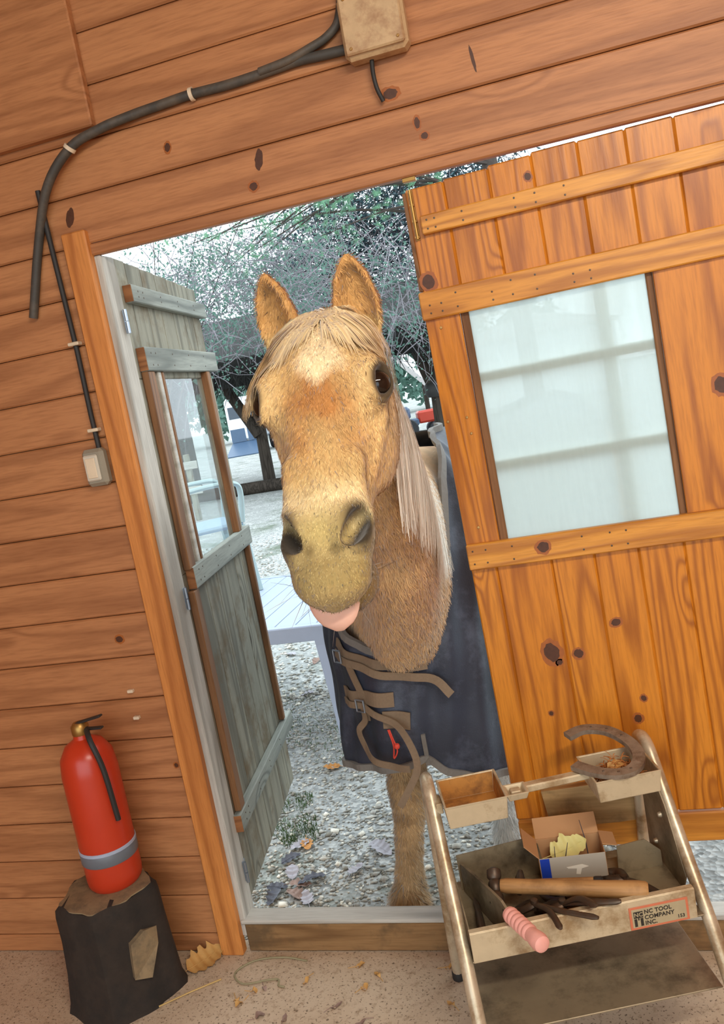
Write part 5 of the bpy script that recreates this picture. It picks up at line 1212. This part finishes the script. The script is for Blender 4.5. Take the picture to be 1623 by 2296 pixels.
# resin armchair standing on the table
chb = Vector((-2.30, 2.42, TZ)); chr_ = empty('garden_chair', chb, math.radians(38), 'pale blue white resin armchair standing on the garden table', 'chair')
MB().box((0, 0, 0.41), (0.44, 0.44, 0.030), 0.012).build('seat', 'blue_pl', chr_)
for y_ in (-0.20, 0.20):
    MB().tube([(0.20, y_, 0.40), (0.235, y_*1.12, 0.0)], [0.032, 0.022], 8).build('leg', 'green_pl', chr_, smooth=True)
    MB().tube([(-0.19, y_, 0.42), (-0.25, y_*1.12, 0.0)], [0.034, 0.022], 8).build('leg', 'green_pl', chr_, smooth=True)
    MB().tube(spline([(-0.235, y_*1.08, 0.62), (-0.10, y_*1.18, 0.655), (0.08, y_*1.2, 0.665), (0.20, y_*1.18, 0.655), (0.235, y_*1.12, 0.60), (0.215, y_*1.05, 0.42)], 24), 0.024, 8, True, 0.6).build('armrest', 'green_pl', chr_, smooth=True)
    MB().tube([(-0.20, y_*1.02, 0.40), (-0.25, y_*1.04, 0.64), (-0.29, y_*1.02, 0.84)], 0.026, 8, True, 0.7).build('back_post', 'white_pl', chr_, smooth=True)
MB().box((-0.285, 0, 0.83), (0.035, 0.44, 0.07), 0.012).build('top_rail', 'white_pl', chr_)
for y_ in (-0.12, -0.04, 0.04, 0.12): MB().tube([(-0.205, y_, 0.42), (-0.275, y_, 0.81)], 0.018, 8, True, 0.5).build('back_slat', 'white_pl', chr_, smooth=True)

# ------------------------------------------------------------------ rustic shelter behind the horse
sh = empty('rustic_shelter', (-5.5, 15.0, GROUND), 0, 'open log shelter with braced posts and dark heather roof', 'shelter'); SHB = Vector((-5.5, 15.0, GROUND))
def stube(name, pts, rad, mat='log', parent=sh, seg=10): return MB().tube([Vector(p)-SHB for p in pts], rad, seg).build(name, mat, parent, smooth=True)
for x, xr_ in ((-8.42, -10.3), (-6.68, -7.95), (-2.79, -3.3)): 
    stube('post', [(x, 15, GROUND), (x+0.02, 15, 1.2), (x, 15, 2.75)], [0.14, 0.12, 0.115]); stube('post', [(xr_, 18.4, GROUND), (xr_, 18.4, 3.3)], 0.12)
stube('brace', [(-7.45, 14.95, 2.62), (-6.68, 14.9, 1.08)], 0.115); stube('brace', [(-3.25, 14.95, 2.95), (-2.82, 14.9, 1.45)], 0.10); stube('brace', [(-9.2, 14.95, 2.62), (-8.42, 14.9, 1.1)], 0.10)
stube('brace', [(-2.35, 14.95, 2.95), (-2.76, 14.9, 1.45)], 0.09)
stube('collar', [(-2.79, 14.95, 1.24), (-2.79, 14.95, 1.32), (-2.79, 14.95, 1.47), (-2.79, 14.95, 1.55)], [0.15, 0.20, 0.20, 0.15], 'black')
stube('rail_log', [(-9.6, 14.7, -0.02), (-7.0, 14.7, 0.0), (-4.4, 14.7, -0.01)], 0.14)
stube('eave_beam', [(-9.8, 15, 2.62), (-1.9, 15, 2.62)], 0.12)
rf = MB(); a0, a1 = (13.9, 2.15), (18.9, 3.5)
v = []
for x in (-10.8, -1.75):
    v += [(x, a0[0], a0[1]), (x, a1[0], a1[1]), (x, a1[0], a1[1]+0.55), (x, a0[0]+0.1, a0[1]+0.55)]
rf.addm([Vector(p)-SHB for p in v], [[0, 1, 2, 3], [7, 6, 5, 4], [0, 4, 5, 1], [1, 5, 6, 2], [2, 6, 7, 3], [3, 7, 4, 0]]); rfo = rf.build('roof', 'thatch', sh)
rng_ = np.random.default_rng(8)
# brushwood hanging from the roof edge
bw = MB()
for k in range(700):
    x = rng_.uniform(-10.0, -1.75); t = rng_.random(); p = Vector((x, 13.85+rng_.normal()*0.05, 2.1+0.55*t)); d = Vector((rng_.normal()*0.15, -0.12-0.1*rng_.random(), -0.12-0.25*rng_.random()))
    bw.tube([p-SHB, p+d*0.5+Vector((0, -0.05, 0.03))-SHB, p+d-SHB], [0.012, 0.010, 0.004], 3)
bo = bw.build('brushwood', 'thatch', sh); bo['kind'] = 'stuff'

# ------------------------------------------------------------------ shrubs and trees
def twig_walk(rr, p, d, L_, n=6, wob=0.45, grav=0.0):
    pts = [p.copy()]; d = d.normalized()
    for k in range(n):
        d = (d+Vector((rr.normal(), rr.normal(), rr.normal()))*wob*0.4+Vector((0, 0, -grav))).normalized(); p = p+d*(L_/n); pts.append(p.copy())
    return pts
def plant(name, label, cat, base, stems, boxr, ntw, nlf, mats, seed, twr=(0.004, 0.010), lsize=(0.02, 0.05), twl=(0.5, 1.3), droop=0.06, bias=None, dens=None):
    """woody plant: stems from the ground, twigs and leaves filling a region of the crown; boxr = list of ((x,y,z) centre, (rx,ry,rz), weight)"""
    rr = np.random.default_rng(seed); B_ = Vector(base); root = empty(name, base, 0, label, cat)
    sm_ = MB()
    for s_ in stems: sm_.tube([Vector(p)-B_ for p in spline(s_[0], 14)], [s_[1]*(1-0.7*k/14) for k in range(15)], 7)
    so = sm_.build('stem', mats[0], root, smooth=True)
    if len(stems) > 1: so['kind'] = 'stuff'
    wts = np.array([b[2] for b in boxr], float); wts /= wts.sum()
    def pick():
        b = boxr[rr.choice(len(boxr), p=wts)]; q = rr.normal(size=3); q = q/np.linalg.norm(q)*rr.random()**0.42
        return Vector((b[0][0]+q[0]*b[1][0], b[0][1]+q[1]*b[1][1], b[0][2]+q[2]*b[1][2]))
    tw = MB(); ends = []
    for k in range(ntw):
        p = pick(); d = Vector((rr.normal(), rr.normal()*0.6, rr.normal()*0.7+0.15)); pts = twig_walk(rr, p, d, rr.uniform(*twl), 6, 0.7, droop); r0 = rr.uniform(*twr)
        tw.tube([q-B_ for q in pts], [r0*(1-0.12*j) for j in range(7)], 3); ends += pts[2:]
    to = tw.build('twigs', mats[1], root); to['kind'] = 'stuff'
    V = []; F = []
    for k in range(nlf):
        p = ends[rr.integers(len(ends))]+Vector(rr.normal(size=3))*0.04 if rr.random() < 0.7 else pick()
        s_ = rr.uniform(*lsize); u = Vector(rr.normal(size=3)).normalized(); w = u.orthogonal().normalized()*0.5; n0 = len(V)
        V += [p-B_, p+(u*0.5+w*0.6)*s_-B_, p+u*s_-B_, p+(u*0.5-w*0.6)*s_-B_]; F.append([n0, n0+1, n0+2, n0+3])
    if nlf:
        lo2 = MB().addm(V, F).build('foliage', mats[2], root); lo2['kind'] = 'stuff'
    return root
plant('bare_shrub', 'tall loose shrub with thin twigs and sparse pale leaves behind the grey door', 'shrub', (-6.0, 9.6, GROUND), [([(-6.0+dx*0.1, 9.6, GROUND), (-6.0+dx*0.2, 9.5, 1.5), (-5.4+dx*0.6, 9.4, 3.0), (-4.6+dx*1.3, 9.2, 4.6)], 0.016) for dx in (-0.6, 0.0, 0.6)],
      [((-4.7, 9.2, 3.45), (1.4, 0.7, 0.75), 1.0), ((-3.5, 9.4, 3.0), (0.8, 0.6, 0.7), 0.7)], 420, 4200, ('bark', 'twig_p', 'fol_g'), 21, (0.003, 0.008), (0.025, 0.06))
plant('bramble_thicket', 'tangled pale bramble canes hanging over the shelter roof', 'shrub', (-4.4, 13.2, GROUND), [([(-4.4+dx*0.3, 13.2, GROUND), (-4.4+dx*0.6, 13.2, 1.6), (-4.6+dx, 13.0, 3.4), (-4.6+dx*1.6, 13.2, 4.2)], 0.045) for dx in (-0.7, 0.5)],
      [((-5.4, 13.2, 3.75), (2.0, 0.6, 1.0), 1.3), ((-3.1, 13.0, 3.3), (1.3, 0.5, 1.1), 1.0), ((-7.2, 13.3, 3.6), (1.0, 0.5, 1.1), 0.6)], 520, 6200, ('bark', 'twig_p', 'fol_g'), 22, (0.007, 0.014), (0.04, 0.10), (1.0, 2.4), 0.10)
plant('ivy_thicket', 'dense dark evergreen growth behind the bramble canes', 'shrub', (-3.6, 19.6, GROUND), [([(-3.6+dx*0.6, 19.6, GROUND), (-3.6+dx, 19.6, 2.6), (-3.5+dx*1.5, 19.5, 5.5), (-3.4+dx*1.8, 19.5, 7.5)], 0.10) for dx in (-1.2, 0.2, 1.3)],
      [((-4.6, 19.6, 5.4), (2.4, 0.9, 1.9), 1.5), ((-2.3, 19.6, 6.0), (1.6, 0.9, 2.2), 1.0), ((-6.6, 19.8, 4.6), (1.7, 0.8, 1.0), 0.45)], 1100, 14500, ('bark', 'twig_d', 'fol_d'), 23, (0.008, 0.020), (0.06, 0.15), (0.8, 2.0), 0.04)
# pine: branches with tufts of long needles
pr = np.random.default_rng(31); PB = Vector((-0.6, 10.6, GROUND)); pine = empty('pine_tree', PB, 0, 'pine tree with light green needle tufts above the horse', 'tree')
MB().tube([Vector(p)-PB for p in [(-0.6, 10.6, GROUND), (-0.65, 10.6, 2.5), (-0.8, 10.5, 5.0), (-0.9, 10.5, 7.5)]], [0.17, 0.14, 0.11, 0.05], 10).build('trunk', 'bark', pine, smooth=True)
V = []; F = []
for bi in range(15):
    z0 = 3.6+bi*0.16; p0 = Vector((-0.7, 10.5, z0)); tip = Vector((-2.0-pr.random()*2.9, 9.9-pr.random()*1.6, 3.45+pr.random()*1.15)); mid = p0.lerp(tip, 0.5)+Vector((0, 0, 0.25))
    br = spline([p0, mid, tip], 12); MB().tube([q-PB for q in br], [0.032*(1-0.07*k) for k in range(13)], 5).build('branch', 'bark', pine, smooth=True)
    for tf in range(26):
        q = br[pr.integers(3, 13)]+Vector(pr.normal(size=3))*0.16; ax = (tip-p0).normalized()*0.6+Vector(pr.normal(size=3))*0.5; ax.normalize()
        for nd in range(34):
            d = (ax*0.9+Vector(pr.normal(size=3))*0.55).normalized(); s_ = d.orthogonal().normalized()*0.0032; L_ = pr.uniform(0.07, 0.13); r0 = q+ax*pr.uniform(-0.04, 0.04)-PB; n0 = len(V)
            V += [r0-s_, r0+s_, r0+d*L_]; F.append([n0, n0+1, n0+2])
no = MB().addm(V, F).build('needles', 'needle', pine); no['kind'] = 'stuff'
# far trees closing the horizon
TLB = ['rounded grey green tree behind the horse trailer', 'low bushy tree behind the white van', 'broad far tree between van and shelter', 'tall far tree behind the white shed', 'far bushy tree beyond the lean-to roof', 'far pale tree at the left end of the row']
for k, (x, y, h) in enumerate(((-20.5, 44, 5.0), (-15.5, 46, 4.4), (-11.0, 45, 5.4), (-3.0, 48, 6.0), (-7.0, 47, 4.6), (-26.5, 45, 5.2))):
    plant('far_tree', TLB[k], 'tree', (x, y, GROUND), [([(x, y, GROUND), (x+0.1, y, h*0.3), (x-0.1, y, h*0.6), (x, y, h*0.85)], 0.16)], [((x, y, h*0.62), (2.9, 1.6, h*0.40), 1.0), ((x+0.8, y-0.4, h*0.36), (2.4, 1.2, h*0.28), 0.6)], 60, 2300, ('bark', 'twig_d', 'fol_g'), 50+k, (0.01, 0.03), (0.25, 0.55), (0.8, 2.0))

# ------------------------------------------------------------------ vehicles and buildings across the yard
tr0 = Vector((-13.55, 31.4, GROUND)); trl = empty('horse_trailer', tr0, math.radians(8), 'pale blue horse trailer with lowered ramp beyond the shelter', 'trailer')
MB().box((0, 0.9, 1.45), (1.5, 2.6, 1.85), 0.12).build('trailer_body', 'van_w', trl)
box('lower_panel', (-0.36, -0.405, 0.80), (0.62, 0.02, 0.55), 'van_b', trl, 0.005); box('lower_panel', (0.36, -0.405, 0.80), (0.62, 0.02, 0.55), 'van_b', trl, 0.005)
box('window', (-0.36, -0.405, 1.75), (0.5, 0.02, 0.5), 'glass_dk', trl, 0.005); box('window', (0.36, -0.405, 1.75), (0.5, 0.02, 0.5), 'glass_dk', trl, 0.005)
MB().box((0, -1.05, 0.26), (1.35, 1.5, 0.06), 0.01, Matrix.Rotation(math.radians(19), 3, 'X')).build('ramp', 'van_b', trl)
for sx_ in (-0.78, 0.78): MB().lathe([(0.02, -0.1), (0.3, -0.1), (0.33, -0.06), (0.33, 0.06), (0.3, 0.1), (0.02, 0.1)], (sx_, 0.9, 0.33), 20, 'x').build('wheel', 'tyre', trl, smooth=True)
vn = empty('white_van', (-10.9, 31.8, GROUND), math.radians(4), 'white van parked beside the horse trailer', 'van')
vb = MB().prism([(-1.5, 0.35), (-1.5, 1.95), (-1.35, 2.05), (1.2, 2.05), (1.75, 1.35), (2.5, 1.1), (2.55, 0.35)], -0.9, 0.9); vb.build('van_body', 'van_w', vn)
for x in (-0.85, 1.75): 
    w_o = MB().lathe([(0.02, -0.1), (0.31, -0.1), (0.34, -0.06), (0.34, 0.06), (0.31, 0.1), (0.02, 0.1)], (x, -0.86, 0.34), 24, 'y').build('wheel', 'tyre', vn, smooth=True)
    MB().lathe([(0.01, -0.985), (0.17, -0.975), (0.19, -0.96)], (x, 0, 0.34), 20, 'y').build('hub_cap', 'van_w', w_o, smooth=True)
box('window', (1.05, -0.905, 1.65), (0.7, 0.02, 0.5), 'glass_dk', vn, 0.01); box('window', (-0.1, -0.905, 1.65), (0.9, 0.02, 0.5), 'glass_dk', vn, 0.01)
hs2 = empty('white_shed', (-1.6, 33.5, GROUND), 0, 'low white rendered shed across the yard behind the right-hand shelter post', 'shed')
MB().box((0, 1.5, 1.35), (6.6, 3.0, 2.7), 0.02).build('wall', 'plaster', hs2); MB().prism([(-3.5, 2.7), (3.5, 2.7), (3.5, 2.8), (0, 3.6), (-3.5, 2.8)], -0.2, 3.2).build('roof', 'roof_t', hs2)
lt = empty('lean_to', (-5.6, 25.5, GROUND), 0, 'pale boarded lean-to roof on a dark post across the yard', 'shelter')
MB().box((0.30, 1.1, 2.20), (2.0, 2.4, 0.16), 0.01, Matrix.Rotation(math.radians(54-0), 3, 'Y') if 0 else Matrix.Rotation(math.radians(48), 3, 'Y')).build('roof_board', 'roof_t', lt)
MB().tube([(-0.55, 0.2, 0), (-0.55, 0.2, 2.9)], 0.09, 8).build('post', 'log', lt, smooth=True); MB().tube([(0.75, 0.2, 0), (0.75, 0.2, 1.62)], 0.08, 8).build('post', 'log', lt, smooth=True)
gt = empty('garden_tractor', (-4.75, 23.6, GROUND), math.radians(20), 'small red and blue garden tractor under the lean-to', 'tractor')
MB().box((0.25, 0, 0.62), (0.75, 0.45, 0.38), 0.06).build('bonnet', 'red', gt); MB().box((-0.45, 0, 0.50), (0.7, 0.5, 0.22), 0.05).build('chassis', 'van_b', gt); MB().box((-0.50, 0, 0.80), (0.35, 0.4, 0.40), 0.08).build('seat', 'van_b', gt)
for x, y_, r_ in ((0.4, 0.34, 0.22), (0.4, -0.34, 0.22), (-0.5, 0.38, 0.32), (-0.5, -0.38, 0.32)): MB().lathe([(0.02, -0.09), (r_*0.9, -0.09), (r_, -0.05), (r_, 0.05), (r_*0.9, 0.09), (0.02, 0.09)], (x, y_, r_), 20, 'y').build('wheel', 'tyre', gt, smooth=True)
fb = empty('board_fence', (-7.75, 11.6, GROUND), 0, 'pale weathered board fence behind the grey door pane', 'fence')
for x in (-0.9, 0.9): MB().box((x, 0.05, 0.6), (0.09, 0.09, 1.2), 0.008).build('post', 'grey_z', fb)
for z in (0.55, 1.0): MB().box((0, 0, z), (2.2, 0.03, 0.14), 0.006).build('rail', 'sill_top', fb)
